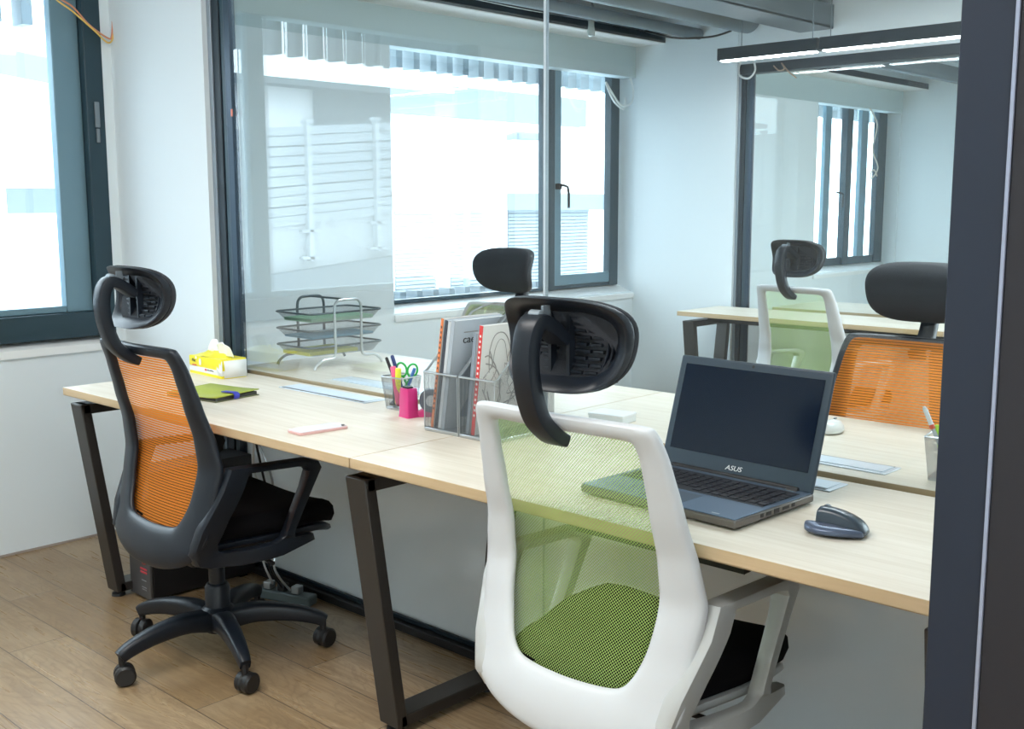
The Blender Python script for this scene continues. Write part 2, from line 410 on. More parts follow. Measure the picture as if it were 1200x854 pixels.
P2 = partition('glass_partition', Y2, .735, None, XE, HC, 'far black framed glass partition behind the back desk', 2.145)

# ------------------------------------------------------------------ near black column (door post of the corridor side)
r = thing('door_post', 'broad black door post close to the camera at the right edge', 'door post', (0,0,0))
MB().box((3.748,-.9,0),(3.812,-.60,HC)).build('post_body', COLM, r, bevel=.002)
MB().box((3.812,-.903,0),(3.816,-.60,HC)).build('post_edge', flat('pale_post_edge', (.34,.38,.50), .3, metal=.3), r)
MB().box((3.816,-.90,0),(3.93,-.60,HC)).build('post_body', pbr('black_post_side', (.014,.013,.018), .5), r, bevel=.002)
struct('wall_right', MB().box((XE-.02,-.60,0),(XE+.04,.9,HC)), WALL, label='wall beside the black door post')

# ------------------------------------------------------------------ ceiling services in the middle room
tag(MB().tube([(.47,.04,2.345),(.47,Y2-.04,2.345)], .032, 16).build('ceiling_pipe', PIPE), 'thin grey pipe running under the ceiling nearest the window', 'pipe', 'grey ceiling pipes')
tag(MB().tube([(.80,.04,2.40),(.80,Y2-.04,2.40)], .085, 24).build('ceiling_pipe', PIPE), 'thick grey round pipe under the ceiling beside the steel beam', 'pipe', 'grey ceiling pipes')
g = MB().box((1.13,.04,2.285),(1.33,Y2-.04,2.297)).box((1.22,.04,2.297),(1.24,Y2-.04,2.44)).box((1.315,.04,2.29),(1.33,Y2-.04,2.41)).box((1.13,.04,2.44),(1.33,Y2-.04,2.452))
struct('ceiling_beam', g, GREY, label='grey steel beam crossing the middle room')
struct('ceiling_beam', MB().box((1.9,.04,2.46),(2.05,Y2-.04,2.60)), GREY, label='grey steel beam near the lamp')
struct('ceiling_duct', MB().box((.25,.04,2.50),(1.05,Y2-.04,2.72)), flat('duct_dark', (.16,.20,.23), .6), label='dark flat duct above the pipes')
for k,(x,w,z) in enumerate(((.47,.06,2.345),(.95,.16,2.37),(1.55,.15,2.33))):
    struct('ceiling_beam', MB().box((x,Y2+.04,z),(x+w,Y3-.02,z+.12)), GREY, label='grey beam crossing the third room')
bl = thing('pendant_bulb_holder', 'small clear bulb holder hanging from the ceiling wires', 'bulb', (.36,2.55,2.31))
MB().lathe([(.006,.06),(.014,.055),(.018,.03),(.016,0),(.022,-.03),(.018,-.055),(.004,-.06)], 14).build('glass_bulb', pbr('milky_glass', (.85,.9,.85), .15, trans=.5), bl)
MB().tube([(0,0,.055),(.01,.0,.10),(.0,.0,.13)], .006, 8).build('bulb_cord', GREY, bl)
def cable(pts, r, m, lab, name='cable', grp=None, k=8):
    return tag(MB().tube(cr(pts, k), r, 6).build(name, m), lab, 'cable', grp)
cable([(.37,1.6,2.34),(.365,2.2,2.335),(.36,2.9,2.35),(.40,3.05,2.32),(.47,3.2,2.30),(.60,3.35,2.31),(.70,3.41,2.34)], .006, BLK, 'black cable sagging from the ceiling pipes to the white wall')
cable([(.33,1.3,2.36),(.33,2.0,2.34),(.34,2.6,2.35),(.36,2.95,2.35)], .005, flat('white_cable', (.75,.78,.78), .4), 'pale cable along the ceiling edge past the small bulb')
WC = flat('white_cable', (.75,.78,.78), .4)
cable([(-.02,3.40,2.13),(-.01,3.42,2.05),(.02,3.36,1.97),(.03,3.25,1.95),(.02,3.17,2.02),(.01,3.12,2.08),(.02,3.18,1.98),(.03,3.27,1.93),(.02,3.30,2.0)], .006, WC, 'white looped cable hanging at the top right of the wide window')
cable([(.80,Y2-.06,2.19),(.77,Y2-.07,2.14),(.78,Y2-.08,2.08),(.84,Y2-.08,2.06),(.88,Y2-.08,2.10),(.86,Y2-.07,2.16),(.82,Y2-.06,2.21)], .006, WC, 'white cable loop at the corner of the far black frame')
cable([(.98,Y2-.05,2.12),(1.02,Y2-.06,2.09),(1.06,Y2-.07,2.095),(1.03,Y2-.05,2.13),(1.08,Y2-.06,2.08),(1.13,Y2-.06,2.04)], .004, flat('brown_cable', (.35,.25,.18), .5), 'brown wire ends poking out below the far top rail')
cable([(.03,6.6,2.13),(.05,6.7,2.0),(.04,6.66,1.8),(.05,6.75,1.65),(.04,6.66,1.56),(.05,6.62,1.60),(.05,6.68,1.63),(.05,6.74,1.58)], .006, flat('beige_cable', (.55,.5,.42), .5), 'thin beige cable dangling in the third room')
for j, (c, n2) in enumerate((((.80,.52,.12), 'yellow'), ((.70,.28,.16), 'red'))):
    d = j*.018
    cable([(.10,-.12+d,2.29),(.06,-.24+d,2.20-d),(.05,-.28+d,2.14),(.04,-.20,2.09+d),(.04,-.12-d,2.03+d),(.03,-.06,1.99+d),(.025,-.035-.005*j,2.02),(.02,-.03,2.10),(.02,-.02-.01*j,2.16)], .0035, flat(n2+'_wire', c, .4), n2 + ' wire hanging in front of the near window frame')
cable([(.30,-.05,2.25),(.27,-.055,2.19),(.30,-.06,2.14),(.34,-.06,2.15),(.35,-.055,2.20),(.33,-.05,2.25)], .0035, flat('grey_wire', (.2,.25,.3), .4), 'small grey wire loop high on the near white wall stub')

# ------------------------------------------------------------------ pendant lamp (front of far partition) and unseen fill lights added to brighten the rooms
LEDM = emit('led_strip', (.92,.97,1), 26)
lamp = thing('linear_pendant_lamp', 'long black linear pendant lamp with glowing underside before the far glass', 'lamp', (0,3.07,2.12))
for a, b in ((.845,1.44),(1.452,2.45)):
    h = MB().box((a,-.03,.006),(b,.03,.07)).build('lamp_housing', DARK, lamp, bevel=.003)
    MB().box((a+.02,-.024,0),(b-.02,.024,.0055)).build('led_strip', LEDM, h)
for x in (.98,1.40,1.50,2.2): MB().tube([(x,0,.07),(x,0,HC-2.12)], .0025, 6).build('suspension_cord', GREY, lamp)
MB().box((1.437,-.012,.02),(1.455,.012,.05)).build('joint_clip', CHROME, lamp)
def area(nm, loc, sx, sy, e, col=(1,.97,.93), rot=(0,0,0)):
    l = bpy.data.lights.new(nm, 'AREA'); l.shape = 'RECTANGLE'; l.size = sx; l.size_y = sy; l.energy = e; l.color = col
    o = bpy.data.objects.new(nm, l); COL.objects.link(o); o.location = loc; o.rotation_euler = rot; return o
area('fill_light_near_room', (2.3,-1.75,2.70), 2.2, .5, 50, (1,.98,.95))  # area lights from here on are added fill, out of view
area('fill_light_corridor', (5.4,-1.2,2.70), 1.2, 2.4, 66, (1,.98,.95))
area('fill_light_corridor', (5.4,3.0,2.70), 1.2, 2.4, 46, (1,.99,.97))
area('fill_light_middle_room', (2.4,1.5,2.70), 1.6, .4, 54, (.84,.95,1))
area('fill_light_third_room', (2.0,5.2,2.70), 1.6, .4, 40, (.80,.95,1))

# ------------------------------------------------------------------ desks
def leg_frame(root, x, y0, y1, sgn=1):
    """closed trapezoid hoop leg in the Y-Z plane; (y0) front, (y1) back"""
    h = MB()
    yt0, yt1, yb0, yb1 = y0+.02, y1-.02, y0+.115, y1-.105
    if sgn < 0: pass
    w = .075
    for (ya, za, yb, zb) in ((yt0,.695,yb0,.02),(yt1,.695,yb1,.02)):
        M = None
        t = .034
        vs = []
        s0 = 1 if ya == yt0 else -1
        for x0 in (x-w/2, x+w/2):
            vs += [(x0,ya,za),(x0,ya+s0*t,za),(x0,yb+s0*t,zb),(x0,yb,zb)]
        h.add(vs, [[0,1,2,3],[4,7,6,5],[0,4,5,1],[1,5,6,2],[2,6,7,3],[3,7,4,0]])
    h.box((x-w/2,yt0+.01,.662),(x+w/2,yt1-.01,.695)).box((x-w/2,yb0+.01,.02),(x+w/2,yb1-.01,.052))
    l = h.build('leg', LEGM, root, bevel=.003)
    for yy in (yb0+.02, yb1-.02):
        MB().lathe([(.010,.022),(.010,.012),(.022,.010),(.024,0)], 16, Matrix.Translation((x,yy,0))).build('foot', RUB, l)
def desk(label, x0, x1, y0, y1, legs, grp, flip=False):
    t = thing('desk', label, 'desk', ((x0+x1)/2, (y0+y1)/2, 0), 0, grp); cx, cy = (x0+x1)/2, (y0+y1)/2
    e = .0015
    MB().box((x0-cx+.001,y0-cy+.001,.7265),(x1-cx-.001,y1-cy-.001,.75)).build('tabletop', TOP, t, bevel=.0008)
    b = MB(); b.box((x0-cx+.0005,y0-cy,.725),(x1-cx-.0005,y0-cy+e,.7494)).box((x0-cx+.0005,y1-cy-e,.725),(x1-cx-.0005,y1-cy,.7494))
    b.box((x0-cx,y0-cy,.725),(x0-cx+e,y1-cy,.7494)).box((x1-cx-e,y0-cy,.725),(x1-cx,y1-cy,.7494)).box((x0-cx,y0-cy,.7245),(x1-cx,y1-cy,.7262))
    b.build('edge_band', EDGE, t)
    for x in legs: leg_frame(t, x-cx, y0-cy, y1-cy)
    for yy in (.45, .85):
        yc = y0-cy + (y1-y0)*yy
        MB().box((x0-cx+.09,yc-.02,.682),(x1-cx-.06,yc+.02,.7244)).build('crossbar', BLK, t, bevel=.002)
    return t
NG = 'maple topped desks of the near row'; FG = 'maple topped desks beyond the glass'
XS = 2.214
d1 = desk('maple topped desk at left carrying phone and green notebook', .684, XS, -.622, -.019, [.726, 2.207], NG)
d2 = desk('maple topped desk at right carrying the open laptop', XS+.002, 3.74, -.622, -.019, [3.66], NG)
d3 = desk('maple desk behind the glass holding the wire letter trays', .70, XS, .030, .665, [.76, 2.18], FG)
d4 = desk('maple desk behind the glass before the far orange chair', XS+.002, 3.74, .030, .665, [3.66], FG)
d5 = desk('back desk with pale top standing at the far glass wall', .675, 2.2, 2.955, Y2-.07, [.735, 2.16], 'desks at the far glass wall')
d6 = desk('pale desk in the third room behind the far glass', .95, 2.5, Y2+.07, 4.1, [1.02, 2.4], 'desks at the far glass wall')
# under-desk cable trays
def tray(parent_name, lab, x0, x1, y0, y1, z0):
    t = thing('cable_tray', lab, 'cable tray', ((x0+x1)/2,(y0+y1)/2,z0)); w=(x1-x0)/2; d=(y1-y0)/2
    MB().box((-w,-d,0),(w,d,.004)).box((-w,-d,0),(w,-d+.004,.045)).box((-w,d-.004,0),(w,d,.045)).build('tray_body', BLK, t, bevel=.001)
    for x in (-w+.03, w-.03): MB().box((x-.012,-d-.002,.03),(x+.012,d+.002,.7243-z0)).build('tray_bracket', GREY, t)
    return t
tray('', 'black cable tray under the desk top beside the laptop', 2.80, 3.22, -.47, -.37, .655)
tray('', 'black cable tray under the left desk beside the orange chair', .95, 1.55, -.33, -.20, .63)
# cable flaps
FL = 'silver cable flaps set in the desk tops'
def flap(x0, x1, y0, y1, lab, side):
    cx, cy = (x0+x1)/2, (y0+y1)/2; t = thing('cable_flap', lab, 'cable flap', (cx,cy,.75), 0, FL); w, d = (x1-x0)/2, (y1-y0)/2
    MB().box((-w,-d,.0),(w,d,.003)).build('flap_frame', ALU, t, bevel=.001)
    MB().box((-w+.012,-d+.014,.003),(w-.012,d-.010,.0048)).build('flap_lid', flat('pale_flap_lid', (.66,.74,.82), .35, metal=.3), t, bevel=.0008)
    yy = -d+.003 if side < 0 else d-.010
    MB().box((-w+.012,yy,.003),(w-.012,yy+.007,.0036)).build('flap_slot', RUB, t)
flap(1.222,1.672,-.133,-.048,'silver cable flap in front of the glass beside the phone',-1)
flap(2.765,3.217,-.133,-.048,'silver cable flap just behind the laptop',-1)
flap(1.222,1.672,.088,.173,'silver cable flap behind the glass by the letter trays',1)
flap(2.785,3.237,.088,.173,'silver cable flap behind the glass before the far orange chair',1)

# ------------------------------------------------------------------ office chair
EDG = [(.33,-.196),(.40,-.190),(.47,-.167),(.55,-.146),(.64,-.130),(.72,-.139),(.82,-.166),(.90,-.186),(.975,-.212)]
def back_y(x, z):
    c = .022 + .008*max(0, min(1, (.75-z)/.25))
    return lerp_tab(EDG, z) - c*(1-(x/.25)**2)
OUT = [(0,.976),(.11,.977),(.192,.975),(.212,.966),(.222,.935),(.236,.85),(.249,.76),(.262,.69),(.270,.635),(.262,.56),(.257,.48),(.247,.425),(.206,.378),(.145,.352),(.07,.338),(0,.336)]
INN = [(0,.944),(.10,.944),(.150,.943),(.168,.933),(.173,.885),(.174,.82),(.175,.75),(.177,.69),(.177,.63),(.172,.575),(.160,.525),(.143,.488),(.120,.467),(.08,.461),(.04,.459),(0,.458)]
def office_chair(name, label, grp, FR, ARM, NET, UND):
    t = thing(name, label, 'office chair', (0,0,0), 0, grp)
    # back frame
    o = cr([(x,0,z) for x, z in OUT], 4); i = cr([(x,0,z) for x, z in INN], 4)
    full_o = o + [Vector((-v.x,0,v.z)) for v in o[-2:0:-1]]; full_i = i + [Vector((-v.x,0,v.z)) for v in i[-2:0:-1]]
    prof = [(0,.004),(.03,-.008),(.14,-.014),(.5,-.016),(.86,-.014),(.97,-.008),(1,.002),(.95,.010),(.5,.012),(.06,.012)]
    rings = []
    for a, b in zip(full_o, full_i):
        ring = []
        for u, dy in prof:
            x = a.x + (b.x-a.x)*u; z = a.z + (b.z-a.z)*u
            ring.append(Vector((x, back_y(x, z) + dy, z)))
        rings.append(ring)
    bf = MB().rings(rings, closed=True).build('backrest_frame', FR, t, sub=1, angle=60)
    rows = []
    for v in cr([(x,0,z) for x, z in OUT], 4):
        if v.z < .43: continue
        v = Vector((v.x, 0, v.z - .010*min(1, max(0, (v.z-.9)/.07))))
        hw = max(.001, v.x - .024); rows.append([Vector((-hw + 2*hw*k/14, back_y(-hw + 2*hw*k/14, v.z) + .017 + .004*(1-(2*k/14-1)**2), v.z)) for k in range(15)])
    MB().grid(rows).build('back_net', NET, t)
    # arms: flat angular hoop: rear strip, rest, slim strut, lower bar
    LO = [(-.108,.640),(.150,.628),(.186,.616),(.196,.596),(.165,.540),(.128,.474),(.098,.420),(.100,.404),(.165,.400),(.170,.380),(.060,.358),(-.060,.350),(-.150,.356),(-.190,.371),(-.209,.406),(-.190,.475),(-.150,.552)]
    LI = [(-.045,.618),(.110,.610),(.140,.604),(.150,.590),(.132,.545),(.100,.485),(.072,.430),(.064,.416),(.050,.408),(.030,.402),(-.010,.398),(-.060,.396),(-.105,.398),(-.124,.404),(-.128,.424),(-.104,.490),(-.070,.560)]
    HW = [.022,.022,.022,.021,.018,.017,.017,.018,.015,.015,.018,.020,.021,.021,.021,.021,.021]
    for s in (-1, 1):
        def sub3(L):
            out = []
            for k in range(len(L)):
                a, b = Vector(L[k]), Vector(L[(k+1) % len(L)])
                n_ = max(1, int((b-a).length/.03)) if False else 3
                out += [a + (b-a)*q/n_ for q in range(n_)]
            return out
        A, B = sub3([Vector((p[0],p[1],0)) for p in LO]), sub3([Vector((p[0],p[1],0)) for p in LI])
        H = [v.x for v in sub3([Vector((h,0,0)) for h in HW])]
        rings = []
        for a, b, h in zip(A, B, H):
            ring = []
            for u, q in ((.0,-.55),(.07,-.92),(.22,-1),(.78,-1),(.93,-.92),(1,-.55),(1,.55),(.93,.92),(.78,1),(.22,1),(.07,.92),(0,.55)):
                p = a + (b-a)*u
                xc = .262 - .050*max(0, 1-max(0, p.y-.38)/.20)*max(0, min(1, (.03-p.x)/.16))
                ring.append(Vector((s*(xc + q*h), p.x, p.y)))
            rings.append(ring)
        MB().rings(rings, closed=True).build('armrest', ARM, t, angle=42)
    # seat pan and cushion
    def pad(z0, z1, hw, y0, y1, top, crown):
        m = MB(); L = []
        K = 40
        def outl(sc_, z):
            R = []
            for k in range(K):
                a = 2*PI*k/K; c, s_ = math.cos(a), math.sin(a); n = 6.0
                r = (abs(c)**n + abs(s_)**n)**(-1/n)
                y = (y0+y1)/2 + (y1-y0)/2*sc_*s_*r; x = hw*sc_*c*r*(.85+.15*max(0, min(1, (y+.06)/.14)))
                drop = -.030*max(0,(y-(y1-.10))/.10)**2 + .018*(abs(x)/hw)**2*crown
                R.append(Vector((x, y, z + drop)))
            return R
        prof2 = [(.90,z0),(.97,z0+.004),(1.0,z0+(z1-z0)*.4),(.99,z0+(z1-z0)*.75),(.95,z1-.004),(.88,z1),(.6,z1+.002*crown),(.3,z1),(.02,z1)]
        return MB().rings([outl(a, z) for a, z in prof2])
    pad(.372,.402,.238,-.19,.298,0,1).build('seat_pan', UND, t, angle=60)
    pad(.400,.468,.243,-.180,.308,1,1).build('seat', SEATF, t, angle=60)
    # mechanism, gas column
    MB().box((-.09,-.13,.318),(.09,.12,.376)).build('tilt_mechanism', BLK, t, bevel=.012, seg=3)
    MB().tube([(.06,.02,.345),(.20,.03,.345),(.255,.035,.335)], .006, 8).build('lift_lever', BLK, t)
    MB().lathe([(.030,.085),(.036,.09),(.037,.13),(.037,.215),(.030,.225),(.024,.226),(.024,.32)], 24).build('gas_column', BPLA, t)
    base = MB().lathe([(.02,.075),(.042,.078),(.052,.10),(.050,.145),(.038,.155),(.02,.156)], 24).build('base_hub', BPLA, t)
    for k in range(5):
        a = math.radians(-90 + 72*k); d = Vector((math.cos(a), math.sin(a), 0)); sd = Vector((-math.sin(a), math.cos(a), 0))
        pts = [d*.03+Vector((0,0,.112)), d*.10+Vector((0,0,.126)), d*.17+Vector((0,0,.124)), d*.235+Vector((0,0,.114)), d*.290+Vector((0,0,.098)), d*.318+Vector((0,0,.084))]
        lg = MB().sweep(cr(pts, 3), sd, [.066-.036*q/15 for q in range(16)], [.064-.028*q/15 for q in range(16)], rnd=.5, n=3).build('leg', BPLA, t, angle=50)
        c = d*.312; MB().tube([c+Vector((0,0,.086)), c+Vector((0,0,.045))], .010, 10).build('caster_stem', BLK, lg)
        fa = a + [1.2,.5,-.8,2.0,.2][k]; ax = Vector((math.cos(fa), math.sin(fa), 0)); cc = c + Vector((-ax.y, ax.x, 0))*.006
        m = MB()
        for s in (-1, 1):
            M = Matrix.Translation(cc + ax*s*.0128 + Vector((0,0,.0302))) @ ax.to_track_quat('Z', 'Y').to_matrix().to_4x4()
            m.lathe([(.006,-.0125),(.024,-.0125),(.0297,-.009),(.030,.007),(.024,.0125),(.008,.0125)], 22, M)
        m.build('caster', RUB, lg)
    # headrest arm
    st = cr([(0,-.222,.925),(0,-.248,.940),(0,-.284,.975),(0,-.306,1.03),(0,-.313,1.085),(0,-.306,1.128),(0,-.288,1.148),(0,-.258,1.138),(0,-.222,1.112)], 4)
    n = len(st)
    MB().sweep(st, (1,0,0), [.054-.010*math.sin(PI*k/(n-1)) for k in range(n)], [.024+.010*math.sin(PI*k/(n-1)) for k in range(n)], rnd=.42, n=3).build('headrest_arm', BPLA, t, angle=40)
    CZ, HH = 1.104, .085
    def hy(x, z): return -.258 + 1.15*x*x + .040*(1-((z-CZ)/HH)**2)
    def hring(sx, dy, sz=None):
        sz = sz or sx; R = []
        for k in range(64):
            a = 2*PI*k/64; c, s_ = math.cos(a), math.sin(a); n_ = 3.6
            r = (abs(c)**n_ + abs(s_)**n_)**(-1/n_)
            z = CZ + HH*sz*s_*r; hw = .140 + .013*(z-CZ)/HH
            x = hw*sx*c*r; R.append(Vector((x, hy(x, z)+dy, z)))
        return R
    hr = MB().rings([hring(1.0,.012),hring(1.008,.004),hring(.992,-.006,.985),hring(.965,-.008,.94),hring(.88,-.002,.82),hring(.80,.008,.71),hring(.775,.018,.68),hring(.775,.024,.68),hring(.97,.016,.97)], closed=True).build('headrest_rim', BPLA, t, angle=38)
    rows = []
    for j in range(13):
        z = CZ + HH*.74*(j/6-1); rows.append([Vector((x, hy(x, z)+.021, z)) for x in [.120*(k/10-1) for k in range(21)]])
    pl = MB().grid(rows).build('headrest_plate', PLATE, hr)
    hrp = [hring(1.0,.014),hring(1.012,.020),hring(.99,.028),hring(.90,.034),hring(.70,.038),hring(.4,.040),hring(.05,.041)]
    MB().rings(hrp).build('headrest_pad', PADF, hr, angle=60)
    m = MB()
    for k, z in enumerate([CZ-.050+.0125*k for k in range(9)]):
        for sgn in (-1, 1):
            for (xa, xb) in (((.020,.058),(.064,.084)) if k % 2 else ((.026,.050),(.056,.080))):
                L = [Vector((sgn*x, hy(x, z)+.016, z)) for x in (xa,(xa+xb)/2,xb)]
                m.sweep(L, (0,0,1), .0062, .010, rnd=.4)
    for x in (-.022,.022): m.box((x-.0035,-.222,CZ-.060),(x+.0035,-.205,CZ+.060))
    for s_ in (-1,1):
        for q in (.092,.101,.110):
            m.sweep([Vector((s_*(q-4.0*(z-CZ)**2), hy(q,z)+.017, z)) for z in [CZ-.048+.016*k for k in range(7)]], (1,0,0), .0042, .009, rnd=.4)
    m.build('headrest_ribs', BPLA, hr)
    MB().lathe([(.006,-.014),(.010,-.012),(.010,.012),(.006,.014)], 14, Matrix.Translation((0,-.284,1.160)) @ Matrix.Rotation(PI/2,4,'Y')).box((-.003,-.268,1.14),(.003,-.250,1.176)).build('tilt_knob', GREY, hr)
    return t
PLATE = pbr('dark_headrest_plate', (.02,.024,.03), .45)
OG = 'black framed orange office chairs'; GG = 'white framed green office chairs'
chO = office_chair('office_chair', 'orange net office chair in black frame at the left desk, its wheels in full view', OG, BPLA, BPLA, ORNET, BPLA)
chO.location = (1.436,-.525,0); chO.rotation_euler.z = math.radians(-1)
chG = office_chair('office_chair', 'large white framed green net office chair nearest the camera', GG, WPLA, GPLA, GRNET, GPLA)
chG.location = (2.975,-.513,0); chG.rotation_euler.z = math.radians(1)
dup(chO, (2.985,.60,0), PI, 'orange net chair facing the camera beyond the glass at right')
dup(chG, (1.375,.60,0), PI, 'chair beyond the glass facing the camera, only its black headrest showing above the magazines')
dup(chG, (1.765,2.58,0), math.radians(-10), 'white framed green net chair drawn up to the back desk')

# ------------------------------------------------------------------ laptop
lt = thing('laptop', 'open dark laptop with black screen on the right desk', 'laptop', (3.036,-.367,.75), math.radians(-2.5))
LG = flat('laptop_grey_sky_tint', (.11,.17,.25), .32, metal=.5); LE = flat('laptop_edge', (.16,.145,.135), .35, metal=.5)  # blue in the deck, lid and display colours imitates reflected sky
w, d = .194, .140
MB().box((-w,-d,.004),(w,d,.021)).build('laptop_base', LE, lt, bevel=.004, seg=3)
MB().box((-w+.002,-d+.002,.021),(w-.002,d-.004,.0228)).build('palm_deck', LG, lt, bevel=.0008)
kb = MB().box((-w+.014,-.028,.0228),(w-.014,d-.030,.0232)).build('keyboard', flat('key_well', (.012,.014,.02), .5), lt)
KEY = flat('black_key', (.014,.016,.024), .42)
k0 = None
for rr in range(6):
    for cc in range(16):
        x = -w+.021 + cc*.0222; y = -.018 + rr*.0195
        if rr == 0 and 4 <= cc <= 7: continue
        if k0 is None:
            k0 = MB().box((0,0,0),(.0185,.0155,.0022)).build('key', KEY, kb, bevel=.0006, seg=1); k = k0
        else: k = k0.copy(); COL.objects.link(k); k.parent = kb
        k.location = (x, y, .0232)
MB().box((-.055,-.118,.0228),(.05,-.042,.0232)).build('touchpad', flat('touchpad', (.07,.10,.14), .3, metal=.4), lt, bevel=.0002)
MB().box((w-.055,d-.022,.0228),(w-.030,d-.014,.0236)).build('power_key', CHROME, lt)
for (y0, y1, z0, z1) in ((-.055,-.045,.010,.017),(-.035,-.018,.009,.017),(-.008,.010,.008,.018),(.022,.045,.010,.016),(.055,.066,.010,.017)):
    MB().box((w-.0005,y0,z0),(w+.0008,y1,z1)).build('port', RUB, lt)
MB().box((w-.062,-d+.012,.0228),(w-.045,-d+.016,.0231)).build('palm_sticker', flat('pale_print', (.45,.50,.55), .4), lt)
# screen lid
TL = math.radians(17)
lid = bpy.data.objects.new('screen_lid', MB().box((0,0,0),(.001,.001,.001)).build('tmp', LG).data); bpy.data.objects.remove(bpy.data.objects['tmp'])
S = MB().box((-w,0,0),(w,.009,.255)).build('screen_lid', flat('lid_bezel', (.028,.048,.070), .36), lt, bevel=.006, seg=3)
bpy.data.objects.remove(lid) if lid.name in bpy.data.objects else None
S.location = (0, d-.010, .020); S.rotation_euler.x = -TL
scr = MB().box((-w+.018,-.0012,.042),(w-.018,.0002,.236)).build('display', flat('black_display', (.002,.008,.022), .16, spec=.45), S)
MB().lathe([(.002,0),(.0035,0),(.0035,.0006),(.001,.0006)], 12, Matrix.Translation((0,-.0004,.2455)) @ Matrix.Rotation(PI/2,4,'X')).build('webcam', RUB, S)
text('brand_lettering', 'ASUS', .0150, flat('logo_silver', (.85,.88,.9), .3), frame_M((-.021,-.0008,.0165),(1,0,0),(0,0,1)), S, sx=1.2, shear=.25, depth=.0003)
MB().box((-w+.03,-.004,-.008),(w-.03,.012,.010)).build('hinge', BLK, S, bevel=.004)

# ------------------------------------------------------------------ mouse
def mouse_black():
    t = thing('computer_mouse', 'sculpted dark ergonomic mouse with a thumb rest on the right desk', 'computer mouse', (3.366,-.392,.75), math.radians(188))
    XT = [-.056,-.050,-.038,-.020,.000,.016,.027,.034,.037]
    XW = [-.056,-.050,-.038,-.020,.000,.020,.038,.050,.055]
    HT = [.010,.022,.033,.041,.046,.048,.048,.047,.042]
    WR = [.020,.030,.036,.038,.038,.036,.034,.032,.029]
    WL = [.012,.024,.034,.043,.049,.050,.045,.034,.022]
    def sec(L, x): return [Vector((x, y, z)) for y, z in L]
    ra, rb_ = [], []
    for x, xw, h, wr, wl in zip(XT, XW, HT, WR, WL):
        ra.append(sec([(-wr*.85,.003),(-wr,.010),(-wr*1.02,h*.45),(-wr*.9,h*.75),(-wr*.55,h*.93),(-.004,h),(.010,h*.96),(.015,h*.80),(.016,h*.60),(.019,h*.42+.002),(.019,.004)], x))
        rb_.append(sec([(.010,.004),(.010,h*.42),(.018,h*.46),(max(.021,wl*.55),h*.20+.012),(max(.023,wl*.85),.019),(max(.024,wl),.014),(max(.024,wl),.008),(max(.022,wl*.9),.003)], xw))
    MB().rings(ra).build('mouse_shell', flat('mouse_shell', (.020,.038,.060), .30, spec=.7), t, sub=1, angle=80)
    MB().rings(rb_).build('thumb_rest', flat('mouse_wing', (.10,.13,.20), .3, metal=.3), t, sub=1, angle=80)
    MB().lathe([(.004,-.004),(.008,-.004),(.008,.004),(.004,.004)], 18, Matrix.Translation((.024,-.012,.0405)) @ Matrix.Rotation(PI/2,4,'X')).build('scroll_wheel', GREY, t)
    return t
mouse_black()
t = thing('computer_mouse', 'small white mouse peeping out beyond the laptop screen', 'computer mouse', (2.925,.445,.75), .2)
MB().rings([[Vector((s*.030*math.cos(a), s*.052*math.sin(a), z)) for a in [2*PI*k/24 for k in range(24)]] for s, z in ((.9,0),(1,.006),(.98,.014),(.85,.024),(.55,.032),(.05,.035))]).build('mouse_shell', flat('white_gloss', (.8,.82,.8), .25), t, sub=1, angle=80)
MB().box((-.003,.015,.032),(.003,.03,.036)).build('scroll_wheel', GREY, t, bevel=.001)

# ------------------------------------------------------------------ phone
t = thing('smartphone', 'rose pink smartphone lying on the left desk', 'smartphone', (1.893,-.474,.75), math.radians(-6))
def rrect(hx, hy, r, n=6):
    R = []
    for cx, cy, a0 in ((hx-r,hy-r,0),(-hx+r,hy-r,PI/2),(-hx+r,-hy+r,PI),(hx-r,-hy+r,1.5*PI)):
        for k in range(n+1): a = a0+PI/2*k/n; R.append((cx+r*math.cos(a), cy+r*math.sin(a)))
    return R
I4 = Matrix.Identity(4)
MB().prism(rrect(.036,.076,.010), I4, .0075).build('phone_body', flat('rose_gold', (.78,.48,.47), .3, metal=.4), t, bevel=.002, seg=3)
MB().prism(rrect(.0335,.0735,.009), Matrix.Translation((0,0,.0075)), .0008).build('phone_screen', flat('phone_face', (.74,.66,.68), .12), t)
MB().prism(rrect(.029,.058,.001), Matrix.Translation((0,0,.0083)), .0002).build('phone_display', flat('phone_display', (.62,.58,.62), .08), t)
MB().lathe([(.0055,.0083),(.0055,.0088),(.004,.0088)], 16, Matrix.Translation((.0,-.066,0))).build('home_button', flat('rose_ring', (.7,.45,.45), .3), t)
MB().lathe([(.005,.0075),(.005,.0105),(.002,.0105)], 16, Matrix.Translation((.020,.066,0))).build('camera_lens', RUB, t)

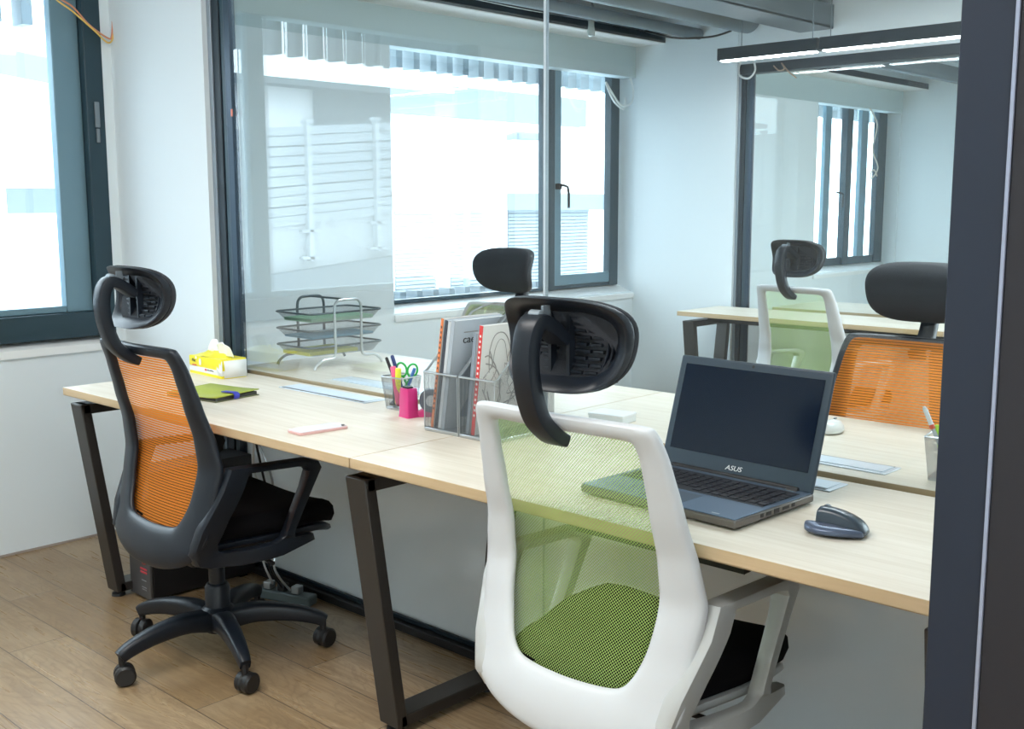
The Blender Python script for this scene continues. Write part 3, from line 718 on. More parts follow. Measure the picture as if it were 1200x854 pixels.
# ------------------------------------------------------------------ green notebook with blue strap
t = thing('notebook', 'lime green notebook closed with a blue strap beside the orange chair', 'notebook', (1.195,-.365,.75), math.radians(8))
GN = flat('lime_cover', (.36,.42,.045), .55, bump=.2, bscale=500); GD = flat('olive_lower_cover', (.13,.14,.06), .6)
w, d = .118, .088
MB().box((-w,-d,0),(w,d,.003)).build('lower_cover', GD, t, bevel=.001)
MB().box((-w+.004,-d+.005,.003),(w-.006,d-.005,.013)).build('pages', flat('page_gap_shade', (.05,.05,.045), .8), t)  # pages near black: shade of the gap between covers put into colour
rows = [[Vector((x, y, .0135 + .004*max(0, x/w)**2 + .002*(y/d))) for x in [-w + 2*w*k/10 for k in range(11)]] for y in (-d, 0, d)]
MB().grid(rows).build('upper_cover', GN, t, solid=.003)
s = cr([(w-.055,-.010,.0205),(w-.03,-.010,.0215),(w-.008,-.010,.0225),(w+.004,-.010,.0205),(w+.008,-.010,.012),(w+.004,-.010,.004)], 4)
MB().sweep(s, (0,1,0), .020, .003, rnd=.4).build('strap', flat('blue_strap', (.035,.045,.42), .5), t)

# ------------------------------------------------------------------ tissue pack
t = thing('tissue_pack', 'yellow and white tissue pack with tissues pulled up, at the end of the left desk', 'tissue pack', (.815,-.110,.75), math.radians(-3))
YEL = flat('yellow_film', (.92,.80,.02), .3); WHT = flat('white_film', (.86,.88,.87), .3); TIS = flat('tissue_paper', (.92,.94,.95), .8)
w, d, h = .124, .050, .068
def soft(w, d, z0, z1, k=0):
    return MB().rings([[Vector((x*s, y*s, z + .003*math.sin(x*60)*(i == 3))) for x, y in rrect(w, d, .012, 4)] for i, (s, z) in enumerate(((.985,z0),(1,z0+.003),(1,z1-.004),(.98,z1)))])
soft(w, d, 0, .010).build('yellow_bottom_band', YEL, t, angle=50)
soft(w*.998, d*.998, .010, .028).build('white_band', WHT, t, angle=50)
soft(w, d, .028, .066).build('yellow_wrap', YEL, t, angle=50)
m = MB(); 
for sgn in (-1, 1):
    m.add([(w+.001,-d*.9,.003),(w+.001,d*.9,.003),(w+.0035,d*.86,.035),(w+.001,d*.9,.064),(w+.001,-d*.9,.064),(w+.0045,-d*.86,.035)], [[0,1,2,5],[5,2,3,4]])
m.add([(w-.022,-d-.0012,.010),(w+.001,-d-.0012,.010),(w+.001,-d-.0012,.064),(w-.004,-d-.0012,.062),(w-.010,-d-.0012,.045),(w-.018,-d-.0012,.055),(w-.024,-d-.0012,.032),(w-.036,-d-.0012,.042),(w-.040,-d-.0012,.026)], [[0,1,2,3,4,5,6,7,8]])
m.build('white_end_flap', WHT, t, solid=.0008)
def bump_(cx, cy, rx, ry, hh, seed):
    rnd = random.Random(seed); rows = []
    for j in range(9):
        y = -1 + j/4; rows.append([Vector((cx+rx*(k/6-1), cy+ry*y, .064 + hh*max(0, 1-((k/6-1)**2+y*y*.8))*(1+.25*math.sin(k*1.9+j*1.3+seed)))) for k in range(13)])
    return MB().grid(rows)
bump_(-.01, 0, .105, .046, .020, 3).build('raised_top', YEL, t)
def sheet(x0, x1, hh, seed, bow):
    rows = []
    for j in range(8):
        u = j/7; rows.append([Vector((x0+(x1-x0)*k/12*(1+.1*u), .004*math.sin(k*1.1+seed)+bow*u*u, .072 + hh*u*(.55+.45*math.sin(PI*(k/12)*.9+.25+seed*.1)))) for k in range(13)])
    return MB().grid(rows)
sheet(-.075,.012,.052,1,.012).build('tissue', TIS, t, solid=.0006)
sheet(.020,.122,.050,4,-.012).build('tissue', TIS, t, solid=.0006)
FK = flat('dark_print', (.08,.08,.06), .5); FR_ = flat('red_print', (.75,.12,.10), .5)
Mf = lambda x, z: frame_M((x,-d-.0016,z),(1,0,0),(0,0,1))
text('print', 'Mac', .017, FK, Mf(-.092,.044), t)
MB().box((-.091,-d-.0018,.030),(-.061,-d-.0008,.0345)).build('print', FR_, t)
m = MB()
for k, (dz, hh) in enumerate(((0,.004),(.001,.005),(-.001,.004),(.001,.003),(0,.005),(.001,.003),(-.001,.004))): m.tube(cr([(.016+.007*k,-d-.0016,.0205+dz),(.018+.007*k,-d-.0016,.0205+dz+hh),(.020+.007*k,-d-.0016,.020),(.0215+.007*k,-d-.0016,.0225+dz)], 3), .0006, 4)
m.build('print', FK, t)
MB().box((.0,-d-.0018,.0185),(.012,-d-.0008,.0255)).build('print', FR_, t)
for (x, z, rx, rz) in ((-.033,.047,.008,.013),(-.062,.060,.006,.006)):
    MB().add([(x+rx*math.cos(a), -d-.0014, z+rz*math.sin(a)) for a in [2*PI*k/16 for k in range(16)]], [list(range(16))]).build('white_spot', WHT, t)

# ------------------------------------------------------------------ pen cup and its pens
def pen_cup(loc, rz, lab):
    t = thing('pen_cup', lab, 'pen cup', loc, rz, 'square wire pen cups')
    b = MB(); rb, rt, H = .033, .043, .098
    for k in range(4):
        a0, a1 = PI/4+PI/2*k, PI/4+PI/2*(k+1); q = 1.414
        b.grid([[Vector((rb*q*(math.cos(a0)*(1-u)+math.cos(a1)*u), rb*q*(math.sin(a0)*(1-u)+math.sin(a1)*u), .002)) for u in (0,.5,1)],
                [Vector((rt*q*(math.cos(a0)*(1-u)+math.cos(a1)*u), rt*q*(math.sin(a0)*(1-u)+math.sin(a1)*u), H)) for u in (0,.5,1)]])
    b.build('cup_wall', WNET, t)
    MB().tube([Vector((x, y, H)) for x, y in rrect(rt, rt, .008, 4)], .0022, 8, closed=True).build('rim', SILVER, t)
    MB().prism(rrect(rb+.001, rb+.001, .006, 3), I4, .006).build('cup_bottom', SILVER, t)
    return t
pcx, pcy = 1.812,-.104
pen_cup((pcx,pcy,.75), math.radians(4), 'wire pen cup full of pens in front of the glass')
def pen(p0, p1, r, m, lab, tip=None, nm='pen', cat='pen', capm=None):
    p0, p1 = Vector(p0), Vector(p1); t = thing(nm, lab, cat, p0, 0, 'pens in the front cup'); d = p1-p0; L = d.length; d.normalize()
    MB().tube([d*0, d*.008, d*(L-.003), d*L], [r*.3, r, r, r*.8], 12).build('barrel', m, t)
    if capm: MB().tube([d*(L*.62), d*(L*.63), d*(L-.001), d*(L+.003)], [r, r*1.15, r*1.15, r*.7], 12).build('cap', capm, t)
    return t
Z0 = .759
def PB(dx, dy, ex, ey, h): return (pcx+dx, pcy+dy, Z0), (pcx+ex, pcy+ey, .75+h)
pen(*PB(.012,.0,-.040,-.022,.150), .0042, flat('yellow_pencil', (.85,.66,.05), .4), 'yellow pencil leaning left in the front pen cup', nm='pencil', cat='pencil', capm=RUB)
pen(*PB(.012,.012,-.034,-.005,.155), .0050, flat('blue_pen', (.03,.07,.45), .35), 'blue pen with dark cap leaning left in the front cup', capm=flat('navy_cap', (.02,.04,.16), .3))
pen(*PB(.0,.012,-.044,.006,.145), .0045, RUB, 'thin black pen at the back left of the front cup')
pen(*PB(.008,-.018,-.014,-.020,.128), .0085, flat('pink_marker', (.90,.12,.28), .35), 'pink highlighter in the front pen cup', nm='highlighter', cat='highlighter')
pen(*PB(-.004,-.012,.008,-.018,.124), .0090, flat('yellow_marker', (.85,.88,.05), .35), 'yellow highlighter beside the pink one', nm='highlighter', cat='highlighter')
pen(*PB(-.012,.010,.034,.024,.122), .0052, flat('light_blue_pen', (.08,.22,.60), .3), 'light blue pen at the right of the front cup')
sci = thing('scissors', 'scissors with green ring handles standing in the front pen cup', 'scissors', (pcx+.006,pcy+.010,.76))
SG = flat('green_handle', (.04,.50,.10), .4)
for s, xx in ((-1,-.017),(1,.022)):
    c = Vector((xx, .004*s+.006, .105)); pts = [c + Vector((.014*math.cos(a)*.85 + .004*s*math.sin(a), .009*math.cos(a), .020*math.sin(a))) for a in [2*PI*k/20 for k in range(20)]]
    MB().tube(pts, .0032, 8, closed=True).build('handle', SG, sci)
    MB().tube([c+Vector((-.006*s,0,-.018)), Vector((.002,.004,.062)), Vector((.004-.006*s,.0,.050))], .0034, 8).build('handle_shank', SG, sci)
    MB().add([(.002,.003+s*.001,.064),(-.006*s,.003+s*.001,.050),(-.008*s,.001,.004),(.004,.003+s*.001,.048)], [[0,1,2,3]]).build('blade', CHROME, sci, solid=.0012)
pc2 = pen_cup((3.352,.150,.75), math.radians(10), 'wire pen cup beyond the glass half hidden by the black post')
p0, p1 = Vector((3.365,.150,.758)), Vector((3.300,.135,.905))
t = thing('pen', 'clear ballpoint pen with a red band in the far pen cup', 'pen', p0); dd = p1-p0
MB().tube([dd*0, dd], .0045, 10).build('barrel', flat('clear_barrel', (.55,.58,.62), .2), t)
MB().tube([dd*.70, dd*.76], .0058, 10).build('red_band', flat('red_band', (.75,.08,.03), .4), t)
MB().tube([dd*.76, dd*.98, dd*1.03], [.0052,.0052,.003], 10).build('cap', flat('clear_cap', (.8,.83,.85), .2), t)
p0, p1 = Vector((3.35,.160,.758)), Vector((3.322,.150,.868))
t = thing('highlighter', 'lime highlighter in the far pen cup', 'highlighter', p0); dd = p1-p0
MB().tube([dd*0, dd*.96, dd], [.008,.008,.005], 12).build('barrel', flat('lime_marker', (.5,.85,.05), .4), t)

t = thing('card_holder', 'thin black upright card holder against the glass just left of the pen cup', 'card holder', (1.735,-.062,.75), math.radians(40))
MB().box((-.003,-.030,0),(.003,.030,.115)).build('holder_back', RUB, t, bevel=.001); MB().box((.003,-.026,.008),(.006,.026,.070)).build('card', flat('white_card', (.78,.82,.84), .4), t); MB().box((-.014,-.030,0),(.018,.030,.004)).build('holder_foot', RUB, t)
# ------------------------------------------------------------------ pink tape dispenser
t = thing('tape_dispenser', 'magenta tape dispenser standing before the pen cup', 'tape dispenser', (1.942,-.168,.75), math.radians(-8))
PK = flat('magenta_plastic', (.62,.03,.20), .28, spec=.6)
m = MB(); 
m.rings([[Vector((x*s-.012, y*s-.012, z)) for x, y in rrect(.024,.019,.004,3)] for s, z in ((1.08,0),(1.0,.01),(.90,.080),(.86,.084))])
m.build('tower', PK, t, angle=50)
MB().box((-.026,-.024,.083),(0,-.004,.089)).build('cutter', RUB, t, bevel=.001)
prof = [(.0,0),(.085,0),(.100,.012),(.108,.040),(.100,.062),(.086,.070),(.070,.058),(.055,.036),(.030,.018),(.0,.014)]
M = frame_M((-.002,-.018,0),(.55,.83,0),(0,0,1))
MB().prism([(v.x, v.y) for v in cr([(a,b,0) for a,b in prof], 3)], M, -.026).build('cradle', PK, t, bevel=.002)
Mt = frame_M((.038,.032,.050),(.55,.83,0),(0,0,1))
MB().lathe([(.016,-.011),(.034,-.011),(.034,.011),(.016,.011),(.016,-.011)], 28, Mt, cap=False).build('tape_roll', flat('tape_roll', (.10,.11,.14), .25), t, angle=40)
MB().lathe([(.008,-.013),(.016,-.013),(.016,.013),(.008,.013)], 20, Mt).build('tape_core', flat('tape_core', (.6,.6,.62), .4), t, angle=40)

# ------------------------------------------------------------------ magazine holders
def mag_holder(x0, x1, y0, y1, lab):
    cx = (x0+x1)/2; t = thing('magazine_holder', lab, 'magazine holder', (cx,y0,.75), 0, 'wire mesh magazine holders'); w = (x1-x0)/2; D = y1-y0; zf, zb = .160, .325
    def slope(y):
        u = y/D
        return zf + (zb-zf)*min(1, max(0, (u-.02)/.80))**1.0
    for s in (-1, 1):
        rows = [[Vector((s*w, y, z0)) for y in [D*k/12 for k in range(13)]] for z0 in (0,)]
        top = [Vector((s*w, D*k/12, slope(D*k/12))) for k in range(13)]
        MB().grid([rows[0], top]).build('side_panel', WNET, t)
    MB().grid([[Vector((-w,0,0)),Vector((w,0,0))],[Vector((-w,0,zf)),Vector((w,0,zf))]]).build('front_panel', WNET, t)
    bk = [(-w,0),(w,0),(w,zb-.03),(w*.75,zb-.006),(w*.3,zb+.006),(-w*.3,zb+.006),(-w*.75,zb-.006),(-w,zb-.03)]
    MB().add([(a, D, b) for a, b in bk], [list(range(8))]).build('back_panel', WNET, t)
    loop = [(-w,0,zf),(w,0,zf),(w,.012,zf+.006),(w,D*.40,slope(D*.40)),(w,D*.80,zb-.016),(w*.96,D*.95,zb-.004),(w*.7,D,zb+.002),(w*.3,D,zb+.008),(-w*.3,D,zb+.008),(-w*.7,D,zb+.002),(-w*.96,D*.95,zb-.004),(-w,D*.80,zb-.016),(-w,D*.40,slope(D*.40)),(-w,.012,zf+.006)]
    MB().tube([Vector(p) for p in loop], .0032, 8, closed=True).build('rim', SILVER, t)
    for sx in (-1, 1): MB().tube([(sx*w,0,.004),(sx*w,0,zf)], .0016, 6).build('corner_wire', SILVER, t)
    MB().box((-w-.001,-.001,0),(w+.001,D+.001,.010)).build('bottom_tray', SILVER, t, bevel=.002)
    return t
MY0, MY1 = -.275, -.045
mag_holder(2.103,2.232,MY0,MY1,'left wire magazine holder beside the tape dispenser')
mag_holder(2.238,2.367,MY0,MY1,'right wire magazine holder next to the big green chair')
MG = 'magazines in the wire holders'
def magazine(x, th, y0, L, H, cover, spine, lab, lean=0, art=None):
    t = thing('magazine', lab, 'magazine', (x, y0, .7615), 0, MG); t.rotation_euler = (0, lean, 0)
    MB().box((-th/2,.001,.001),(th/2-.0008,L,H-.002)).build('pages', flat('magazine_pages', (.80,.81,.80), .8), t)
    MB().box((th/2-.0008,0,0),(th/2,L,H)).box((-th/2-.0008,0,0),(-th/2,L,H)).build('cover', cover, t)
    MB().box((-th/2-.0008,-.0012,0),(th/2,.0005,H)).build('spine', spine, t)
    if art: art(t, th/2, L, H)
    return t
CB = flat('cover_blue_grey', (.60,.66,.72), .35); CW = flat('cover_white', (.82,.82,.80), .35)
SO = flat('spine_orange', (.80,.25,.09), .4); SR = flat('spine_red', (.65,.05,.05), .4); SD = flat('spine_dark', (.05,.06,.08), .4)
INK = flat('ink_dark', (.04,.04,.045), .5); INKG = flat('ink_grey', (.38,.37,.36), .6)
def art_caes(t, x, L, H):
    text('cover_title', 'caes', .030, INK, frame_M((x+.0006,.034,H-.062),(0,1,0),(0,0,1)), t, sx=1.15)
    MB().box((x,.036,H-.034),(x+.0007,.088,H-.0315)).build('cover_rule', INKG, t)
    # spiky dark blue plant motif
    m = MB()
    for k in range(9):
        a = .3 + k*.3; c = Vector((x+.0005,.070,H-.125)); m.add([c+Vector((0,.003,-.003)), c+Vector((0,-.003,.003)), c+Vector((0,.024*math.cos(a),.022*math.sin(a)))], [[0,1,2]])
    m.build('cover_motif', flat('ink_teal', (.03,.13,.19), .5), t)
    MB().add([(x+.0004,L*.20,H*.10),(x+.0004,L*.98,H*.05),(x+.0004,L*.98,H*.58),(x+.0004,L*.62,H*.55)], [[0,1,2,3]]).build('cover_picture', flat('print_blue', (.22,.30,.42), .4), t)
def art_draw(t, x, L, H):
    rnd = random.Random(5); m = MB()
    def line(pts, r): m.tube(cr([Vector((x+.0006,a,b)) for a, b in pts], 5), r, 4)
    line([(.035,.165),(.030,.22),(.045,.262),(.075,.268),(.098,.245),(.112,.20),(.105,.15)], .0016)
    line([(.045,.175),(.05,.225),(.065,.25),(.085,.24),(.10,.19)], .0009)
    line([(.02,.19),(.05,.18),(.075,.15),(.08,.10),(.06,.05)], .0018)
    for k in range(26):
        a, b = .025+rnd.random()*.16, .02+rnd.random()*.16; pts = [(a, b)]
        for q in range(3): a = min(.2, max(.015, a+rnd.uniform(-.03,.03))); b = min(H-.03, max(.01, b+rnd.uniform(-.02,.04))); pts.append((a, b))
        line(pts, rnd.choice((.0007,.0011,.0018)))
    line([(.09,.03),(.12,.08),(.15,.14),(.17,.20)], .0022); line([(.05,.02),(.09,.07),(.14,.09),(.18,.15)], .0020)
    m.build('cover_drawing', INKG, t)
    MB().tube([(x+.0004,.165,.215),(x+.0004,.20,.255)], .004, 4).tube([(x+.0004,.150,.18),(x+.0004,.20,.20)], .006, 4).build('cover_drawing', INK, t)
    MB().box((x,.17,.105),(x+.0008,.205,.125)).box((x,.165,.05),(x+.0008,.205,.065)).build('cover_print', INKG, t)
def spine_marks(t, th, H, mt):
    m = MB(); z = .05
    while z < H-.02:
        m.box((-th*.25,-.0020,z),(th*.2,-.0010,z+.006)); z += .014
    m.build('spine_print', mt, t)
L_ = .212
a = magazine(2.128,.008,MY0+.004,L_,.300,CW,SO,'slim magazine with orange spine at the left of the left holder', math.radians(9)); spine_marks(a,.008,.300,INK)
magazine(2.142,.010,MY0+.006,L_,.296,CB,SD,'magazine with a dark spine next to the orange one', math.radians(9))
magazine(2.155,.010,MY0+.006,L_,.292,CW,flat('spine_pale', (.55,.60,.64), .4),'magazine with a pale grey spine behind the front cover of the left holder', math.radians(9))
magazine(2.169,.012,MY0+.005,L_,.297,CB,flat('spine_grey', (.40,.46,.52), .4),'blue-grey magazine titled caes in the left holder', math.radians(9), art_caes)
magazine(2.262,.010,MY0+.006,L_,.270,CB,flat('spine_mid', (.25,.30,.36), .4),'dark grey-spined magazine at the left of the right holder', math.radians(7))
a = magazine(2.284,.011,MY0+.004,L_,.290,CW,SR,'white magazine with red spine and a line drawing in the right holder', math.radians(7), art_draw); spine_marks(a,.011,.290,CW)

# ------------------------------------------------------------------ letter trays beyond the glass
t = thing('letter_tray_rack', 'dark wire rack of three letter trays behind the glass', 'letter tray rack', (.905,.325,.75))
hx, hy = .115, .172
for s, mt in ((-1, WIRE), (1, SILVER)):
    x = s*hx
    pts = cr([(x,-.160,.004),(x,-.150,.020),(x,-.120,.036),(x,-.075,.040),(x,-.062,.060),(x,-.062,.14),(x,-.062,.225),(x,-.050,.248),(x,-.030,.254),(x,.030,.254),(x,.050,.248),(x,.062,.225),(x,.062,.14),(x,.062,.060),(x,.075,.040),(x,.120,.036),(x,.150,.020),(x,.160,.004)], 4)
    MB().tube(pts, .0052, 10).build('end_frame', mt, t)
MB().tube([(-hx,.0,.254),(hx,.0,.254)], .004, 8).build('top_bar', WIRE, t)
for k, z in enumerate((.050,.112,.174)):
    c = MB(); rb = rrect(hx-.022, hy-.03, .015, 3); rt = rrect(hx-.004, hy, .022, 3)
    c.rings([[Vector((x,y,z)) for x, y in rb],[Vector((x,y,z+.034)) for x, y in rt]], cap=False); c.add([(x,y,z) for x, y in rb], [list(range(len(rb)))])
    tr = c.build('letter_tray', WNET, t)
    MB().tube([Vector((x,y,z+.034)) for x, y in rt], .0036, 8, closed=True).build('tray_rim', WIRE if k else WIRE, tr)
PG = 'papers in the letter trays'
tag(MB().box((.82,.18,.75+.1755),(.99,.47,.75+.187)).build('paper_stack', flat('green_paper', (.35,.62,.42), .7)), 'green papers in the top letter tray', 'papers', PG)
tag(MB().box((.82,.18,.75+.1135),(.99,.47,.75+.121)).build('paper_stack', flat('blue_paper', (.16,.38,.55), .7)), 'blue papers in the middle letter tray', 'papers', PG)
tag(MB().box((.82,.17,.75+.0515),(.98,.40,.75+.064)).build('paper_stack', flat('yellow_paper', (.62,.62,.14), .7)), 'yellow papers in the lowest letter tray', 'papers', PG)
# white box on the far desk behind the big chair
t = thing('small_box', 'small white box lying on the desk behind the glass by the big headrest', 'box', (2.40,.165,.75), math.radians(9))
MB().box((-.055,-.040,0),(.055,.040,.022)).build('box_body', flat('white_card', (.78,.82,.84), .4), t, bevel=.003); MB().box((-.056,-.041,.018),(.056,.041,.026)).build('box_lid', flat('white_card2', (.86,.88,.9), .4), t, bevel=.002)

# ------------------------------------------------------------------ computer tower and cables under the desk
t = thing('computer_tower', 'black computer tower with a red emblem on the floor under the left desk', 'computer', (.818,-.235,0))
w, d = .072, .205
MB().box((-w,-d,.008),(w,d,.455)).build('tower_case', flat('tower_black', (.010,.010,.012), .5), t, bevel=.004)
MB().box((-w+.001,-d-.012,.008),(w-.001,-d,.452)).build('front_panel', flat('tower_front', (.11,.11,.115), .45, metal=.3), t, bevel=.004)
RD = flat('red_emblem', (.62,.06,.08), .4); e = MB()
def blade(pts): e.add([(x,-d-.0130,z) for x, z in pts], [list(range(len(pts)))])
bx, bz = .026, .150
blade([(bx-.035,bz+.030),(bx-.020,bz+.010),(bx-.004,bz+.002),(bx+.004,bz-.004),(bx-.012,bz-.004),(bx-.026,bz+.006)])
blade([(bx-.010,bz+.016),(bx+.008,bz+.030),(bx+.026,bz+.030),(bx+.012,bz+.018),(bx+.004,bz+.006)])
blade([(bx+.030,bz+.026),(bx+.032,bz+.004),(bx+.020,bz-.018),(bx+.002,bz-.022),(bx+.018,bz-.008),(bx+.024,bz+.008)])
blade([(bx-.014,bz-.010),(bx,bz-.020),(bx+.012,bz-.008),(bx+.016,bz+.006),(bx+.006,bz-.006)])
e.build('emblem', RD, t, solid=.0006)
for k in range(2): MB().box((bx-.018,-d-.0135,bz-.040-.012*k),(bx+.026,-d-.012,bz-.034-.012*k)).build('emblem_lettering', RD, t)
for z in (.070,.045,.037): MB().box((bx-.012,-d-.0135,z),(bx+.018,-d-.012,z+.003)).build('panel_mark', flat('mark_grey', (.25,.25,.26), .4), t)
for sx in (-1,1):
    for sy in (-1,1): MB().box((sx*.05-.012,sy*.16-.015,0),(sx*.05+.012,sy*.16+.015,.009)).build('foot', RUB, t)
t = thing('power_strip', 'grey power strip with plugs on the floor behind the orange chair', 'power strip', (1.20,-.12,0), .3)
MB().box((-.12,-.025,0),(.12,.025,.035)).build('strip_body', flat('strip_grey', (.12,.16,.17), .4), t, bevel=.006)
for k in range(3): MB().box((-.08+.06*k,-.018,.035),(-.05+.06*k,.014,.062)).build('plug', RUB if k % 2 else SILVER, t, bevel=.004)
for j in range(3):
    cable([(1.16+.05*j,-.14,.055),(1.20+.03*j,-.20,.15),(1.12+.06*j,-.17,.25),(1.22-.02*j,-.16,.33),(1.15+.05*j,-.19,.45),(1.2,-.22,.60)], .004, (flat('white_cable', (.75,.78,.78), .4), RUB, SILVER)[j], ('white', 'black', 'silver')[j] + ' cable tangled under the left desk', 'cable')

# ------------------------------------------------------------------ outside
EXW = pbr('exterior_white_render', (.85,.88,.90), .9, var=.05, vscale=1)  # the render's own white, tone varied slightly at random
EXG = pbr('exterior_pale_blue_grey', (.14,.17,.19), .9)
EXM = pbr('exterior_concrete', (.36,.40,.43), .9, var=.15, vscale=2)
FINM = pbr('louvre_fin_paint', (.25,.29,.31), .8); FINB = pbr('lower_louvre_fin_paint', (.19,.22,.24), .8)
g = struct('ground', MB().box((-60,-60,-4.2),(-.9,60,-4)), pbr('bright_pavement', (.80,.84,.86), .9))
struct('facade_ledge', MB().box((-.72,-4.0,.40),(-.2,Y3+1.2,.50)), EXW, label='white ledge outside under the windows')
struct('facade_canopy', MB().box((-.72,-4.0,2.42),(-.2,Y3+1.2,2.50)), EXW, label='white canopy outside above the windows')
fin = None
FT = 'pale louvre fin in the row hanging outside above the windows'; FB = 'pale louvre fin in the row standing outside below the windows'
def fins(y, top):
    global fin_t, fin_b
    src = fin_t if top else fin_b
    if src is None:
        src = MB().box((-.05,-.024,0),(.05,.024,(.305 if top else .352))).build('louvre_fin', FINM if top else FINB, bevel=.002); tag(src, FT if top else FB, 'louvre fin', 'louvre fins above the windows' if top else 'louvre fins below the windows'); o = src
        if top: fin_t = o
        else: fin_b = o
    else: o = src.copy(); COL.objects.link(o)
    o.location = (-.60, y, 2.115 if top else .50)
fin_t = fin_b = None
y = -2.6
while y < 8.1:
    if y < 0 or 1.7 < y < 4.3 or y > 5.2: fins(y, True); fins(y, False)
    y += .1305
# ramped road barrier seen mirrored in the partition glass
br = thing('road_barrier', 'pale panelled road barrier on a concrete parapet outside, mirrored in the glass', 'road barrier', (-8,0,0))
def rampz(Y): return .082*(-Y-6.78)
def ramp_box(mb, x0, x1, ya, yb, z0, z1):
    a, b = rampz(ya), rampz(yb)
    mb.add([(x0,ya,z0+a),(x1,ya,z0+a),(x1,yb,z0+b),(x0,yb,z0+b),(x0,ya,z1+a),(x1,ya,z1+a),(x1,yb,z1+b),(x0,yb,z1+b)], [[0,3,2,1],[4,5,6,7],[0,1,5,4],[1,2,6,5],[2,3,7,6],[3,0,4,7]])
for k in range(-5, 12):
    Ya, Yb = -6.78-1.17*k, -6.78-1.17*(k+1)
    p = MB()
    for q in range(10): ramp_box(p, -.03, .03, Ya, Yb, 1.10+.13*q, 1.10+.13*q+(.111 if q % 2 else .120))
    ramp_box(p, -.03, -.022, Ya, Yb, 1.1, 2.38)
    p.build('barrier_panel', EXM, br)
    po = MB(); a = rampz(Ya); po.box((.0,Ya-.035,.60+a),(.10,Ya+.035,2.42+a)).box((-.02,Ya-.055,2.42+a),(.12,Ya+.055,2.46+a)).box((.02,Ya-.16,.62+a),(.10,Ya+.16,.66+a)).box((.02,Ya-.16,.98+a),(.10,Ya+.16,1.02+a))
    po.build('barrier_post', pbr('barrier_post_grey', (.44,.48,.51), .8), br)
pp = MB(); ramp_box(pp, -.25, .0, -1, -20, -4.05, 1.10); pp.build('parapet', pbr('stained_parapet', (.38,.41,.43), .9, var=.25, vscale=1.5), br)
pp = MB(); ramp_box(pp, -.25, .16, -1, -20, -4.0, .50); pp.build('parapet_foot', EXG, br)
# buildings
b1 = thing('building', 'white building across the street with grey shutters, seen through the wide window', 'building', (-14,14,-4))
MB().box((-4,-4.5,0),(0,9,5.25)).build('wall', EXW, b1)
MB().box((0,-4.5,5.2),(.3,9,5.6)).build('cornice', EXG, b1)
SH = pbr('shutter_grey_blue', (.17,.20,.22), .8)
for (ya, yb) in ((-.55,.65),(1.1,2.2),(3.0,4.2),(4.7,6.0)):
    m = MB()
    for q in range(22): m.box((.0,ya,3.35+.085*q),(.05,yb,3.35+.085*q+.062))
    m.box((0,ya,3.3),(.012,yb,5.2)); m.build('shutter', SH, b1)
for yy in (-1.3,): MB().box((0,yy,2.6),(.04,yy+.12,5.2)).build('downpipe', EXG, b1)
b2 = thing('building', 'white building with slanted grey eaves seen through the near window', 'building', (-16,2.5,-4))
MB().box((-4,-8,0),(0,6.2,9)).build('wall', EXW, b2)
m = MB(); m.add([(0,-8,9.2),(2.2,-8,8.6),(2.2,6.2,7.0),(0,6.2,7.6),(0,-8,9.6),(2.2,-8,9.0),(2.2,6.2,7.4),(0,6.2,8.0)], [[0,3,2,1],[4,5,6,7],[0,1,5,4],[1,2,6,5],[2,3,7,6],[3,0,4,7]]); m.build('eaves', EXG, b2)
for (ya, za) in ((-6,5.2),(-4,5.2),(-1,5.2),(1.5,5.2),(3.6,5.2),(-3,2.9),(0,2.9),(3,2.9)):
    MB().box((0,ya,za),(.03,ya+1.1,za+.45)).build('window_opening', EXG, b2)
b3 = thing('building', 'pale tower block with a grey roof band beyond the wide window', 'building', (-26,26,-4))
MB().box((-5,-8,0),(0,8,12)).build('wall', EXW, b3)
MB().box((0,-6,8.5),(.4,8,9.6)).build('roof_band', EXG, b3)
b4 = thing('building', 'low building behind the road barrier, mirrored in the glass', 'building', (-14,-12,-4))
MB().box((-4,-9,0),(0,5.6,7.6)).build('wall', EXW, b4)
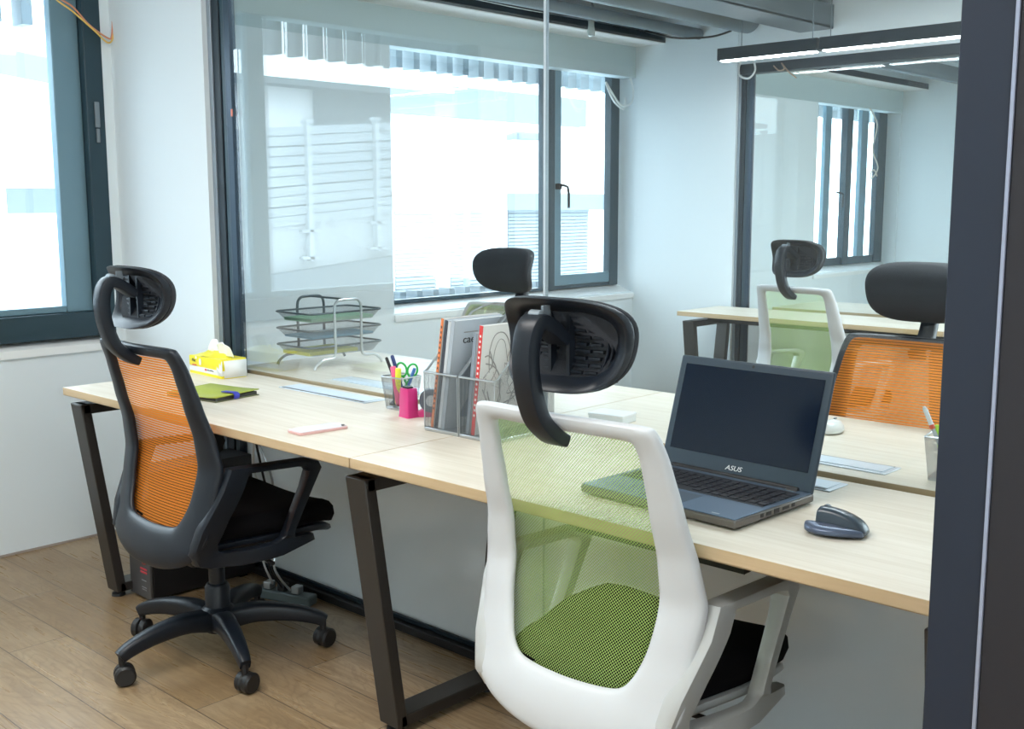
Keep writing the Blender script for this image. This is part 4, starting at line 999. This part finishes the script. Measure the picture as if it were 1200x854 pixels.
MB().box((0,-2.6,6.6),(.1,.6,7.6)).build('window_opening', SH, b4); MB().box((0,-9,7.6),(.5,5.6,7.72)).build('eaves', EXG, b4)
lp = thing('street_lamp', 'curved street lamp post outside the wide window', 'street lamp', (-9,10.75,-4))
MB().tube(cr([(0,0,0),(0,0,3.0),(0,.0,5.1),(0,.10,5.7),(0,.35,6.15),(0,.75,6.42),(0,1.3,6.52)], 6), .055, 10).build('lamp_post', EXG, lp)
MB().box((-.12,1.2,6.45),(.12,1.75,6.58)).build('lamp_head', EXG, lp, bevel=.03)

# ------------------------------------------------------------------ world, camera, output
wd = bpy.data.worlds.new('overcast_sky'); sc.world = wd; wd.use_nodes = True
bg = wd.node_tree.nodes['Background']; bg.inputs[0].default_value = (.77,.92,1.0,1); bg.inputs[1].default_value = 7.6
cam = bpy.data.cameras.new('camera'); co = bpy.data.objects.new('camera', cam); COL.objects.link(co); sc.camera = co
F, PIT, ROL, YAW = 1295.03, .1445, -.0021, .7559
cam.sensor_width = 36; cam.lens = F*36/1200; cam.clip_start = .05; cam.clip_end = 300
fw = Vector((-math.sin(YAW)*math.cos(PIT), math.cos(YAW)*math.cos(PIT), -math.sin(PIT)))
rt = Vector((math.cos(YAW), math.sin(YAW), 0)); up = rt.cross(fw)
r2 = rt*math.cos(ROL) + up*math.sin(ROL); u2 = up*math.cos(ROL) - rt*math.sin(ROL)
M = Matrix.Identity(4)
for i in range(3): M[i][0] = r2[i]; M[i][1] = u2[i]; M[i][2] = -fw[i]; M[i][3] = (4.2894,-2.2497,1.3563)[i]
co.matrix_world = M
vs = sc.view_settings; vs.view_transform = 'Standard'; vs.look = 'None'; vs.exposure = 0.17; vs.gamma = 1; vs.use_curve_mapping = False
sc.display_settings.display_device = 'sRGB'
cy = sc.cycles; cy.max_bounces = 10; cy.diffuse_bounces = 5; cy.glossy_bounces = 5; cy.transmission_bounces = 6; cy.transparent_max_bounces = 32
cy.sample_clamp_indirect = 6; cy.caustics_reflective = False; cy.caustics_refractive = False; cy.use_denoising = True
